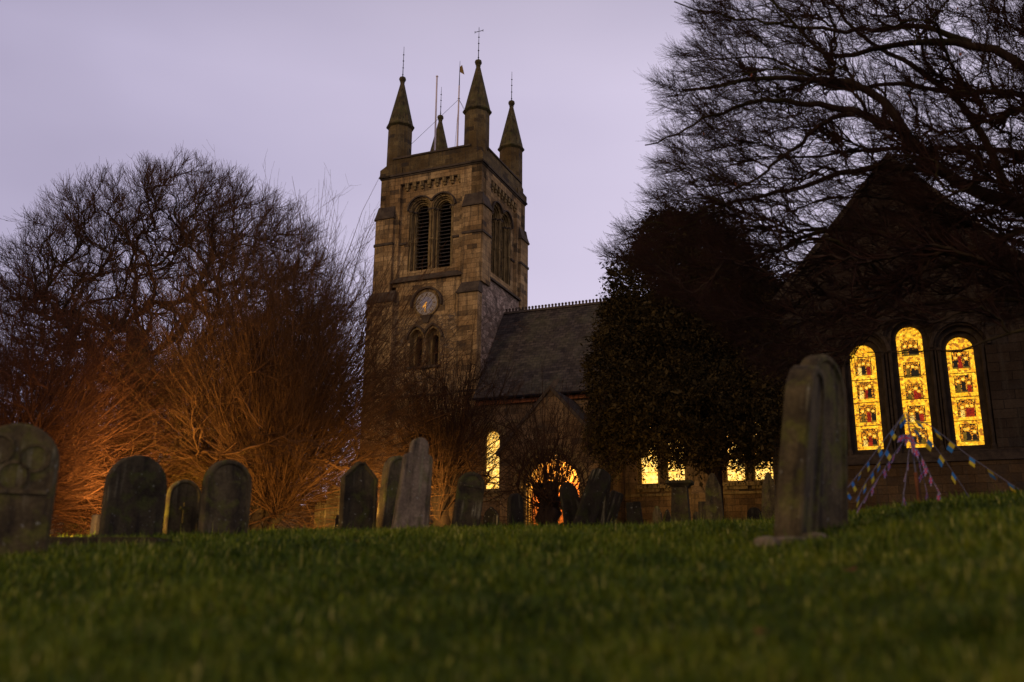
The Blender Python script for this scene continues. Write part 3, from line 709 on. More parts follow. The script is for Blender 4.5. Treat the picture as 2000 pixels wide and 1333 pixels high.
# nave windows: glass + bars
def window(c, z0, z1, hw, fr, dpth, gm, med=0, name='lancet_window', barstep=.55):
    mb = MB(); mb.prism(arch(c, z0, z1 - hw, hw), dpth, dpth + .03, fr)
    g = mb.build(name, gm, church, off=OFF)
    z = z0 + barstep
    while z < z1 - .15:
        mb = MB(); w = hw if z < z1 - hw else math.sqrt(max(hw * hw - (z - z1 + hw) ** 2, 0))
        mb.hexa([fr(c - w, z, dpth - .03), fr(c + w, z, dpth - .03), fr(c + w, z, dpth), fr(c - w, z, dpth)], [fr(c - w, z + .022, dpth - .03), fr(c + w, z + .022, dpth - .03), fr(c + w, z + .022, dpth), fr(c - w, z + .022, dpth)])
        z += barstep
        o = mb.build('glazing_bar', M['lead'], g); o.location = OFF
    for i in range(med):
        zc = z0 + (z1 - z0 - hw * .9) * (i + .5) / med; hh = (z1 - z0 - hw * .9) / med * .36; ww = hw * .66
        mb = MB(); nu, nv = 26, 34; rnd = random.Random(int(c * 100) + i * 7)
        figs = [(rnd.uniform(.16, .28), rnd.uniform(.5, .72), rnd.choice((1, 3, 4))), (rnd.uniform(.42, .58), rnd.uniform(.62, .85), rnd.choice((1, 2, 1))), (rnd.uniform(.72, .84), rnd.uniform(.5, .74), rnd.choice((1, 2, 3)))]
        pa = [[mb.P(fr(c - ww + 2 * ww * a_ / nu, zc - hh + 2 * hh * b_ / nv, dpth - .008)) for b_ in range(nv + 1)] for a_ in range(nu + 1)]
        for a_ in range(nu):
            for b_ in range(nv):
                u, v_ = (a_ + .5) / nu, (b_ + .5) / nv
                m_ = 0 if rnd.random() < .45 else 1
                if a_ in (0, nu - 1) or b_ in (0, nv - 1) or (u < .12 and v_ > .86) or (u > .88 and v_ > .86): m_ = 1 if (a_ in (0, nu - 1) or b_ in (0, nv - 1)) else 5
                for fu, fh, fc in figs:
                    du = abs(u - fu)
                    if v_ < fh - .14 and du < .13 - .05 * v_: m_ = fc if rnd.random() < .86 else 1
                    if (du / .10) ** 2 + ((v_ - fh) / .085) ** 2 < 1: m_ = 5
                    if (du / .05) ** 2 + ((v_ - fh + .01) / .045) ** 2 < 1: m_ = 4
                if v_ < .09 and m_ in (0, 1): m_ = 3
                mb.f.append([pa[a_][b_], pa[a_ + 1][b_], pa[a_ + 1][b_ + 1], pa[a_][b_ + 1]]); mb.mi.append(m_)
        o = mb.build('figured_panel', SG, g); o.location = OFF
    return g
for c, t, hw in ncs: window(c, 5.07, t - .02, hw - .01, fN, .30, M['glass_nave'])

# transept with the three tall lights
TX, TW, TYY, TA, TE = 21.75, 4.75, -10.0, 16.15, 10.4
fT = lambda u, z, d: (u, TYY + d, z)
mb = MB(); mb.cur = 0
tws = [(20.18, 8.9, .45), (21.83, 9.45, .45), (23.46, 8.9, .45)]
outer = [arch(c, 4.75, t - hw, hw + .34) for c, t, hw in tws]
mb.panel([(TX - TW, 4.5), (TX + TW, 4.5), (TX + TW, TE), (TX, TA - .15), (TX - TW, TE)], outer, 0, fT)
for (c, t, hw), L in zip(tws, outer):
    mid = arch(c, 4.85, t - hw, hw + .16); inn = arch(c, 4.95, t - hw, hw)
    mb.cur = 1; mb.reveal(L, 0, .2, fT); mb.panel(L, [mid], .2, fT); mb.reveal(mid, .2, .38, fT); mb.panel(mid, [inn], .38, fT); mb.reveal(inn, .38, .75, fT)
    mb.band(arc(c, t - hw, hw + .42), arc(c, t - hw, hw + .54), -.1, .02, fT)
    for s in (-1, 1):
        mb.ring([(.11, 4.72), (.11, 4.85), (.065, 4.95), (.065, t - hw - .2), (.12, t - hw)], 8, (c + s * (hw + .25), TYY + .1))
    mb.cur = 0
mb.cur = 1; mb.hexa([fT(TX - TW, 4.35, -.22), fT(TX + TW, 4.35, -.22), fT(TX + TW, 4.35, .1), fT(TX - TW, 4.35, .1)], [fT(TX - TW, 4.72, 0), fT(TX + TW, 4.72, 0), fT(TX + TW, 4.72, .1), fT(TX - TW, 4.72, .1)])
mb.cur = 2; mb.box(TX - TW - .1, TX + TW + .1, TYY - .15, TYY + .3, 1.0, 4.35)
mb.cur = 0
mb.box(TX - TW, TX - TW + .2, TYY + .02, -.3, 1, TE - .1); mb.box(TX + TW - .2, TX + TW, TYY + .02, -.3, 1, TE - .1)
for s in (-1, 1):
    x0, x1 = sorted((TX + s * (TW - .5), TX + s * (TW + .18)))
    mb.box(x0, x1, TYY - .35, TYY + 1.0, 1, 8.2)
    mb.hexa([(x0, TYY - .35, 8.2), (x1, TYY - .35, 8.2), (x1, TYY + 1, 8.2), (x0, TYY + 1, 8.2)], [(x0 + .1, TYY, 9.2), (x1 - .3, TYY, 9.2), (x1 - .3, TYY + 1, 9.2), (x0 + .1, TYY + 1, 9.2)])
mb.cur = 3; mb.box(TX - TW + .3, TX + TW - .3, TYY + .9, TYY + .95, 4.5, 10)
mb.build('transept_wall', [M['transept_stone'], M['shaded_dressed'], M['transept_base'], M['black']], church, off=OFF)
mb = MB()
for s in (-1, 1):
    a, b = (TX + s * (TW + .3), TE - .35 ), (TX, TA)
    L = math.hypot(TW + .3, TA - a[1])
    mb.cur = 0
    mb.face([(a[0], TYY + .35, a[1]), (a[0], 3.4, a[1]), (b[0], 3.4, b[1]), (b[0], TYY + .35, b[1])], [(0, 0), (13.4, 0), (13.4, L), (0, L)])
    mb.cur = 1
    nrm = (s * .18, .16)
    mb.hexa([(a[0], TYY - .07, a[1]), (a[0], TYY + .36, a[1]), (b[0], TYY + .36, b[1] - .12), (b[0], TYY - .07, b[1] - .12)], [(a[0] + s * .1, TYY - .07, a[1] + .22), (a[0] + s * .1, TYY + .36, a[1] + .22), (b[0], TYY + .36, b[1] + .12), (b[0], TYY - .07, b[1] + .12)])
mb.build('transept_roof', [M['slate'], M['dressed_dark']], church, off=OFF)
for c, t, hw in tws: window(c, 4.97, t - .02, hw - .01, fT, .5, M['glass_gold'], 4 if t < 9.2 else 5, barstep=.86 if t < 9.2 else .87)

# porch
PX, PY, PW, PE, PA, PS = 5.72, -4.0, 2.6, 6.4, 9.45, 4.7
fP = lambda u, z, d: (u, PY + d, z)
mb = MB(); mb.cur = 0
R_ = [1.66, 1.48, 1.28]
A_ = [arch(PX, 1.0, PS, r, 20) for r in R_]
mb.panel([(PX - PW, 1.0 - .01), (PX + PW, 1.0 - .01), (PX + PW, PE), (PX, PA - .1), (PX - PW, PE)], [[(u, max(z, 1.02)) for u, z in A_[0]]], 0, fP)
mb.cur = 1
for i in range(3):
    mb.reveal(A_[i], .22 * i, .22 * (i + 1) + (.15 if i == 2 else 0), fP)
    if i < 2: mb.panel([(u, z - .01 * i) for u, z in A_[i]], [[(u, max(z, 1.03)) for u, z in A_[i + 1]]], .22 * (i + 1), fP)
mb.band(arc(PX, PS, 1.74, n=24), arc(PX, PS, 1.9, n=24), -.09, .02, fP)
for i in range(2):
    for s in (-1, 1):
        r = (R_[i] + R_[i + 1]) / 2 + .02
        mb.ring([(.12, 2.0), (.12, 2.2), (.07, 2.3), (.07, PS - .25), (.13, PS - .05), (.13, PS)], 8, (PX + s * r, PY + .22 * (i + .5)))
        mb.tube([(PX + r * math.cos(math.pi * k / 20), PY + .22 * (i + .5), PS + r * math.sin(math.pi * k / 20)) for k in range(21)], .07, 6) if s > 0 else None
mb.cur = 2
mb.box(PX - PW, PX - PW + .3, PY + .02, -.3, 1, PE); mb.box(PX + PW - .3, PX + PW, PY + .02, -.3, 1, PE)
mb.box(PX - PW + .3, PX + PW - .3, -.36, -.31, 1, 9)
mb.box(PX - PW + .3, PX + PW - .3, PY + .62, -.32, 1.4, 1.75)
porch = mb.build('porch', [M['nave_stone'], M['dressed'], M['nave_stone']], church, off=OFF)
mb = MB()
for s in (-1, 1):
    a, b = (PX + s * (PW + .18), PE - .2), (PX, PA)
    L = math.hypot(PW + .35, PA - a[1])
    mb.cur = 0
    mb.face([(a[0], PY + .3, a[1]), (a[0], -.3, a[1]), (b[0], 0.5, b[1]), (b[0], PY + .3, b[1])], [(0, 0), (4, 0), (4, L), (0, L)])
    mb.cur = 1
    mb.hexa([(a[0], PY - .1, a[1]), (a[0], PY + .31, a[1]), (b[0], PY + .31, b[1] - .12), (b[0], PY - .1, b[1] - .12)], [(a[0] + s * .07, PY - .1, a[1] + .17), (a[0] + s * .07, PY + .31, a[1] + .17), (b[0], PY + .31, b[1] + .1), (b[0], PY - .1, b[1] + .1)])
mb.build('porch_roof', [M['slate'], M['dressed_dark']], church, off=OFF)
# inner door with red boards standing open inside the porch
mb = MB()
L = arch(PX, 1.76, 4.2, 1.05, 16)
mb.prism(L, 3.55, 3.63, fP)
dr = mb.build('door', M['timber'], church, off=OFF)
for z in (2.4, 3.9):
    mb = MB(); mb.box(PX - 1.0, PX + .7, PY + 3.50, PY + 3.55, z, z + .09); o = mb.build('hinge', M['iron'], dr); o.location = OFF
mb = MB(); mb.box(PX - 1.24, PX - 1.16, PY + .75, PY + 1.9, 1.76, 4.6)
mb.build('gate_leaf', M['timber'], church, off=OFF)
# porch lantern (lit, hanging from the porch roof, out of sight behind the arch head)
lt = MB(); lt.ring([(.05, .38), (.17, .3), (.17, .26), (.02, .26)], 6); lt.tube([(0, 0, .38), (0, 0, 1.0)], .012, 5)
for i in range(6):
    a = i * math.pi / 3; lt.tube([(.15 * math.cos(a), .15 * math.sin(a), .27), (.11 * math.cos(a), .11 * math.sin(a), -.12)], .01, 4)
pl = cw(PX, PY + 1.9, 6.35)
lan = lt.build('porch_lantern', M['iron'], None, loc=pl); tag(lan, 'lit iron lantern hanging inside the church porch behind the arch', 'lantern')
lg = MB(); lg.ring([(.10, -.12), (.145, .25)], 6); lg.build('lantern_glass', M['lamp_glass'], lan)
def point(name, loc, e, c=(1, .52, .13), size=.1, parent=None):
    l = bpy.data.lights.new(name, 'POINT'); l.energy = e; l.color = c; l.shadow_soft_size = size
    o = bpy.data.objects.new(name, l); col.objects.link(o); o.location = loc; return o
point('porch_light', pl - Vector((0, 0, .35)), 2800, (1, .56, .13), .15)

# ------------------------------------------------------------------ floodlights
def floodlight(px, r, aim, power, label, spot=120, c=(1, .60, .15)):
    g = on_ground(px, r); t = empty('floodlight', g, 0, label, 'floodlight', 'ground floodlights lighting the church and shrubs')
    d = (Vector(aim) - g); rz = math.atan2(d.y, d.x) - math.pi / 2; el = math.atan2(d.z, math.hypot(d.x, d.y))
    t.rotation_euler = (0, 0, rz)
    mb = MB(); mb.tube([(0, 0, -.1), (0, 0, .16)], .02, 6); mb.box(-.15, .15, -.02, .02, .15, .17); mb.box(-.16, -.14, -.02, .02, .15, .34); mb.box(.14, .16, -.02, .02, .15, .34); mb.build('bracket', M['iron'], t)
    R = Matrix.Translation((0, 0, .3)) @ Matrix.Rotation(el, 4, 'X')
    mb = MB(R); mb.hexa([(-.1, -.1, -.07), (.1, -.1, -.07), (.1, -.1, .07), (-.1, -.1, .07)], [(-.14, .08, -.11), (.14, .08, -.11), (.14, .08, .11), (-.14, .08, .11)]); mb.build('housing', M['iron'], t)
    mb = MB(R); mb.box(-.12, .12, .082, .09, -.09, .09); mb.build('lens', M['lamp_glass'], t)
    l = bpy.data.lights.new('flood_light', 'SPOT'); l.energy = power; l.color = c; l.spot_size = math.radians(spot); l.spot_blend = .8; l.shadow_soft_size = .12
    o = bpy.data.objects.new('flood_light', l); col.objects.link(o); p = g + Vector((0, 0, .3)) + d.normalized() * .14
    o.location = p; o.rotation_euler = d.to_track_quat('-Z', 'Y').to_euler()
floodlight(22, 12.2, at(262, 1000, 14.4), 480, 'small black floodlight on the grass hidden behind the large left gravestone', 128)
floodlight(55, 16.5, at(135, 1015, 20), 1000, 'small black floodlight farther back behind the large left gravestone', 75)
floodlight(235, 19, at(305, 850, 25), 3300, 'small black floodlight behind the broad black stained gravestone, aimed at shrubs', 84)
floodlight(790, 24, cw(-4.5, 0, 9), 2300, 'small black floodlight behind the round headed gravestone, aimed at the tower', 110)
floodlight(700, 14.75, at(850, 1005, 25), 520, 'small black floodlight right behind the gable topped gravestone', 62)
floodlight(668, 21, at(640, 1000, 27), 1100, 'small black floodlight lighting the far gravestones beside the gable topped one', 100)
floodlight(1250, 30, cw(8.0, -4, 6), 300, 'small black floodlight beside the porch under the yew tree', 120)
floodlight(1500, 30, cw(13.5, -.3, 4), 150, 'small black floodlight near the paired nave windows', 80)

# ------------------------------------------------------------------ trees
def tubes(groups):
    "groups of (pl (M,P,3), rad (M,P), sides) -> V, quads"
    VV = []; FF = []; base = 0
    for pl, rad, s in groups:
        Mn, P, _ = pl.shape
        if Mn == 0: continue
        t = np.empty_like(pl); t[:, 1:-1] = pl[:, 2:] - pl[:, :-2]; t[:, 0] = pl[:, 1] - pl[:, 0]; t[:, -1] = pl[:, -1] - pl[:, -2]
        t /= np.linalg.norm(t, axis=2, keepdims=True) + 1e-9
        ref = np.tile(np.array([.31, .87, .38]), (Mn, P, 1)); bad = np.abs((t * ref).sum(2)) > .96; ref[bad] = (1, 0, 0)
        a = np.cross(t, ref); a /= np.linalg.norm(a, axis=2, keepdims=True) + 1e-9; b = np.cross(t, a)
        th = np.arange(s) * 2 * np.pi / s
        ring = pl[:, :, None] + (a[:, :, None] * np.cos(th)[None, None, :, None] + b[:, :, None] * np.sin(th)[None, None, :, None]) * rad[:, :, None, None]
        VV.append(ring.reshape(-1, 3))
        idx = base + np.arange(Mn * P * s).reshape(Mn, P, s)
        nx_ = np.roll(idx, -1, 2)
        FF.append(np.stack([idx[:, :-1], nx_[:, :-1], nx_[:, 1:], idx[:, 1:]], -1).reshape(-1, 4))
        base += Mn * P * s
    return np.concatenate(VV), np.concatenate(FF)
def unit(v): return v / (np.linalg.norm(v, axis=-1, keepdims=True) + 1e-9)
def kids(pl, rad, n, t0, t1, L, ang, P=6, up=.0, wob=.12, rr=.55, tip=.35, env=None, rmin=.003, bias=None, side=None):
    Mn, Pp, _ = pl.shape
    i = np.repeat(np.arange(Mn), n); K = len(i)
    t = rng.uniform(t0, t1, K) * (Pp - 1); k = np.minimum(t.astype(int), Pp - 2); f = (t - k)[:, None]
    st = pl[i, k] * (1 - f) + pl[i, k + 1] * f; tg = unit(pl[i, k + 1] - pl[i, k])
    r0 = (rad[i, k] * (1 - f[:, 0]) + rad[i, k + 1] * f[:, 0])
    q = rng.normal(size=(K, 3)); q -= (q * tg).sum(1, keepdims=True) * tg; q = unit(q)
    A = np.radians(rng.normal(ang, ang * .22, K))[:, None]
    d = np.cos(A) * tg + np.sin(A) * q
    if bias is not None: d = unit(d + np.asarray(bias))
    frac = 1 - .45 * (t / (Pp - 1))
    ll = L * frac * rng.uniform(.65, 1.2, K) if np.isscalar(L) else np.repeat(L, n) * frac * rng.uniform(.65, 1.2, K)
    if env is not None:
        s = np.full(K, .0)
        for sc in (.3, .45, .6, .8, 1.0):
            ok = env(st + d * (ll * sc)[:, None]); s = np.where(ok, sc, s)
        keep = s > 0; st, d, tg, r0, s, ll = st[keep], d[keep], tg[keep], r0[keep], s[keep], ll[keep]; K = len(st)
        ll = ll * s * rng.uniform(.85, 1.1, K)
    out = np.empty((K, P, 3)); out[:, 0] = st; cur = st.copy()
    for j in range(1, P):
        d = unit(d + rng.normal(0, wob, (K, 3)) + np.array([0, 0, up]))
        cur = cur + d * (ll / (P - 1))[:, None]; out[:, j] = cur
    tt = np.linspace(0, 1, P)
    rd = np.maximum(r0 * rr, rmin)[:, None] * (1 - (1 - tip) * tt)[None]
    return out, np.maximum(rd, rmin * .7)
def poly(pts, P):
    pts = np.array([tuple(p) for p in pts], float); s = np.concatenate([[0], np.cumsum(np.linalg.norm(np.diff(pts, axis=0), axis=1))])
    u = np.linspace(0, s[-1], P)
    # smooth a little by Catmull-like resample of a denser spline
    q = np.stack([np.interp(u, s, pts[:, c]) for c in range(3)], -1)
    for _ in range(2): q[1:-1] = .25 * q[:-2] + .5 * q[1:-1] + .25 * q[2:]
    return q

def colonize(seed, hub, targets, rtwig, rmax, step=.45, gnarl=.10, droop=0.0, P=7, expo=.46, out=.25):
    "grow a branch to every target from the nearest existing wood, thickness by how many twigs hang on each node"
    order = np.argsort(np.linalg.norm(targets - hub, axis=1)); targets = targets[order]
    cap = len(seed) + len(targets) * P
    nd = np.empty((cap, 3)); par = np.full(cap, -1); dirs = np.zeros((cap, 3)); n0 = len(seed); nd[:n0] = seed
    dirs[:n0] = unit(seed - hub + 1e-6); par[1:n0] = -2; n = n0; hd = np.empty(cap); hd[:n0] = np.linalg.norm(seed - hub, axis=1)
    br = []
    for T in targets:
        v = T - nd[:n]; d = np.linalg.norm(v, axis=1); al = (v * dirs[:n]).sum(1) / (d + 1e-6); tD = np.linalg.norm(T - hub)
        cost = d * (1.35 - .55 * al) + np.where(hd[:n] > tD * .96, 3.0, 0)
        k = int(np.argmin(cost)); L = d[k]
        if L < .05: continue
        d0 = unit(unit(dirs[k] + unit(v[k]) * .55)); tt = np.linspace(0, 1, P)[:, None]
        c1 = nd[k] + d0 * L * .4 + np.array([0, 0, droop * L]); c2 = T - unit(v[k] + (T - hub) * out) * L * .3
        q = (1 - tt) ** 3 * nd[k] + 3 * (1 - tt) ** 2 * tt * c1 + 3 * (1 - tt) * tt ** 2 * c2 + tt ** 3 * T
        q[1:] += rng.normal(0, gnarl * L / P * 1.3, (P - 1, 3))
        ids = [k]; prev = k
        for j in range(1, P):
            nd[n] = q[j]; par[n] = prev; dirs[n] = unit(q[j] - q[j - 1]); hd[n] = np.linalg.norm(q[j] - hub); prev = n; ids.append(n); n += 1
        br.append(ids)
    cnt = np.zeros(n); leafs = [b[-1] for b in br]
    for b in br: cnt[b[-1]] += 1
    for i in range(n - 1, n0 - 1, -1):
        if par[i] >= 0: cnt[par[i]] += cnt[i] if i >= n0 else 0
    rad = np.minimum(rtwig * np.maximum(cnt, 1) ** expo, rmax)
    B = np.array(br); pl = nd[B]; rr = rad[B].copy(); rr[:, 0] = np.minimum(rr[:, 0], rr[:, 1] * 1.15)
    return pl, rr

# broad beech on the left
def beech_left():
    base = on_ground(262, 40); t = empty('beech_tree', base, 0, 'large bare round crowned tree left of the church tower', 'tree', 'bare trees')
    r = 40.0
    top = at(280, 660, r)
    cen = at(335, 640, r); ax = at(700, 640, r)[0] - cen[0]; az_ = at(335, 325, r)[2] - cen[2]
    def env(p):
        q = (p - cen) / np.array([ax * 1.02, ax * .8, az_]); zz = q[:, 2]
        q[:, 2] = np.where(zz < 0, zz * .62, zz)
        ang = np.arctan2(q[:, 0], q[:, 2]); lump = .955 + .022 * np.sin(ang * 9 + 1) + .02 * np.sin(ang * 23 + q[:, 1] * 4)
        return np.linalg.norm(q, axis=1) < lump
    tr = poly([base + Vector((0, 0, -.3)), Vector(at(258, 900, r)), Vector(at(262, 760, r)), Vector(at(268, 650, r))], 10)[None]
    trr = np.linspace(.62, .42, 10)[None]
    n = 60000; q = rng.uniform(-1, 1, (n, 3)) * np.array([ax, ax * .8, az_]) * 1.06 + cen
    q = q[env(q.copy())]; rel = (q - cen) / np.array([ax, ax * .8, az_]); rn = np.linalg.norm(rel, axis=1)
    keep = (rng.random(len(q)) < np.clip(rn, 0, 1) ** 2.2) & (q[:, 2] > at(262, 800, r)[2] + np.abs(q[:, 0] - top[0]) * .12)
    q = q[keep][:2700]
    hub = np.array(at(262, 760, r)); l2, r2 = colonize(tr[0][4:], hub, q, .0085, .30, gnarl=.07, droop=.03, expo=.47, out=.5)
    l3, r3 = kids(l2, r2, 5, .2, 1, 1.15, 27, 6, .07, .06, .6, .45, None, .007)
    l4, r4 = kids(l3, r3, 4, .2, 1, .6, 26, 5, .08, .06, .6, .5, None, .0055)
    l5, r5 = kids(l4[:1], r4[:1], 1, .25, 1, .3, 30, 4, .14, .10, .6, .5, None, .004)
    V, F = tubes([(tr, trr, 10), (l2, r2, 5)]); b = np.array(base)
    arr_mesh('trunk', V - b, F, M['bark'], t, smooth=True)
    V, F = tubes([(l3, r3, 4), (l4, r4, 3), (l5, r5, 3)]); arr_mesh('crown', V - b, F, M['twig_warm'], t)
beech_left()

# pollards and coppiced shrubs: straight whippy shoots from knuckled heads
def pollard(px, r, name, label, group, stems, heads, nshoot, L, up, cone, matn, rt, sidek=3, bend=.03, low=-.1, thick=.009):
    base = on_ground(px, r); b = np.array(base); t = empty(name, base, 0, label, 'shrub' if 'shrub' in name else 'tree', group)
    gl = []; hd = []
    for (dx, dy, h, rad) in stems:
        pts = [base + Vector((dx * .3, dy * .3, -.3)), base + Vector((dx * .6, dy * .6, h * .4)), base + Vector((dx, dy, h))]
        q = poly(pts, 9); q[1:-1] += rng.normal(0, .05, (7, 3)); gl.append((q[None], (np.linspace(rad, rad * .8, 9) * (1 + .12 * rng.normal(size=9)))[None], 9))
        for _ in range(heads):
            hh = h * random.uniform(.35, 1.0); s = q[int(hh / h * 8)]
            v = Vector((random.uniform(-1, 1), random.uniform(-1, 1), random.uniform(.1, 1.0))).normalized() * random.uniform(.15, .6) * max(rad * 2.4, .3)
            e_ = s + np.array(v); gl.append((poly([Vector(s), Vector(s * .5 + e_ * .5), Vector(e_)], 4)[None], np.array([[rad * .55, rad * .45, rad * .42, rad * .3]]), 6)); hd.append(e_)
    hd = np.array(hd); K = nshoot
    st = hd[rng.integers(0, len(hd), K)] + rng.normal(0, .08, (K, 3))
    ctr = b + np.array([0, 0, np.mean([s[2] for s in stems]) * .8])
    d = unit(rng.normal(size=(K, 3)) * cone + np.array([0, 0, up])); d[:, 2] = np.maximum(d[:, 2], low + rng.uniform(-.1, .15, K)); d = unit(d + unit(st - ctr) * .35)
    ll = L * rng.uniform(.45, 1.08, K) * (.72 + .28 * np.clip(d[:, 2], 0, 1))
    P = 8; out = np.empty((K, P, 3)); out[:, 0] = st; cur = st.copy()
    for j in range(1, P):
        d = unit(d + rng.normal(0, .075, (K, 3)) + np.array([0, 0, bend])); cur = cur + d * (ll / (P - 1))[:, None]; out[:, j] = cur
    rd = (thick * rng.uniform(.7, 1.5, K))[:, None] * np.linspace(1.25, .35, P)[None]
    tg_ = unit(rng.normal(size=(int(nshoot * .9), 3)) * np.array([1, 1, 1.0])); tg_[:, 2] = np.abs(tg_[:, 2]) * 1.0 - .12
    tg_ = ctr + tg_ * L * np.array([.56, .56, 1.05]) * rng.uniform(.3, 1.0, (len(tg_), 1)) ** .5
    cp, crd = colonize(hd, ctr - np.array([0, 0, .6]), tg_, .0062, .05, gnarl=.07, droop=.04, expo=.40, out=.5)
    s2, sr = kids(out, rd, sidek, .12, .95, L * .30, 34, 6, .05, .10, .7, .5, None, .0035)
    s3, sr3 = kids(s2, sr, 3, .2, .95, L * .12, 36, 4, .05, .10, .8, .6, None, .003)
    V, F = tubes(gl); arr_mesh('trunk', V - b, F, M['yew_bark' if matn == 'twig_black' else 'bark'], t, smooth=True)
    c2, cr2 = kids(cp, crd, 3, .2, 1, L * .13, 32, 5, .05, .10, .7, .5, None, .0035)
    V, F = tubes([(out, rd, 4), (s2, sr, 3), (s3, sr3, 3), (cp, crd, 4), (c2, cr2, 3)]); arr_mesh('shoots', V - b, F, M[matn], t)
    return t
GS = 'red and orange stemmed shrubs left of the tower'
pollard(515, 25, 'coppiced_shrub', 'tall fan of red brown shoots on forked trunks left of the tower', GS, [(-.35, 0, 2.5, .19), (.25, .1, 2.9, .2), (.6, -.2, 2.1, .15)], 8, 980, 7.5, 1.0, .46, 'twig_red', 0, 4, .03, -.1)
pollard(300, 27, 'coppiced_shrub', 'arching orange shrub with glowing shoots behind the small gravestone', GS, [(-.3, 0, 2.0, .16), (.4, .1, 2.2, .16)], 8, 450, 4.4, .45, .75, 'twig_orange', 0, 4, -.01, -.1)
pollard(410, 31, 'coppiced_shrub', 'rust coloured shrub filling the gap below the big bare tree', GS, [(-.3, 0, 2.6, .16), (.4, .1, 2.9, .16)], 8, 420, 7.6, .8, .62, 'twig_red', 0, 4, .02, -.15)
pollard(140, 26, 'coppiced_shrub', 'dense dark red shrub right of the large left gravestone', GS, [(-.3, 0, 2.0, .15), (.3, .1, 2.4, .15)], 8, 560, 5.4, .75, .66, 'twig_dkred', 0, 4, .02, -.15)
pollard(-40, 22, 'coppiced_shrub', 'dark red shrub at the left edge of the photo', GS, [(-.2, 0, 1.8, .15), (.5, .1, 2.0, .15)], 8, 560, 5.0, .8, .62, 'twig_dkred', 0, 4, .03, -.15)
pollard(640, 33, 'coppiced_shrub', 'thin twiggy brown shrub close to the left side of the tower', GS, [(-.3, 0, 1.6, .1), (.3, .1, 1.9, .1)], 6, 200, 3.3, .6, .7, 'twig_brown', 0, 4, .03, -.1)
GP = 'pollarded trees in front of the nave'
pollard(868, 27, 'pollard_tree', 'pollarded tree with long upright shoots in front of the tower foot', GP, [(-.12, 0, 1.9, .30), (.2, .1, 2.4, .26), (-.3, 0, 2.7, .17)], 9, 280, 4.4, 1.1, .48, 'twig_black', 0, 5, .05, -.1, .011)
pollard(1070, 25, 'pollard_tree', 'short pollarded tree with a thick trunk in front of the glowing porch', GP, [(0, 0, 1.2, .30), (.12, 0, 1.45, .22), (-.2, 0, 1.4, .17)], 9, 130, 3.2, .9, .62, 'twig_black', 0, 3, .05, .1, .010)

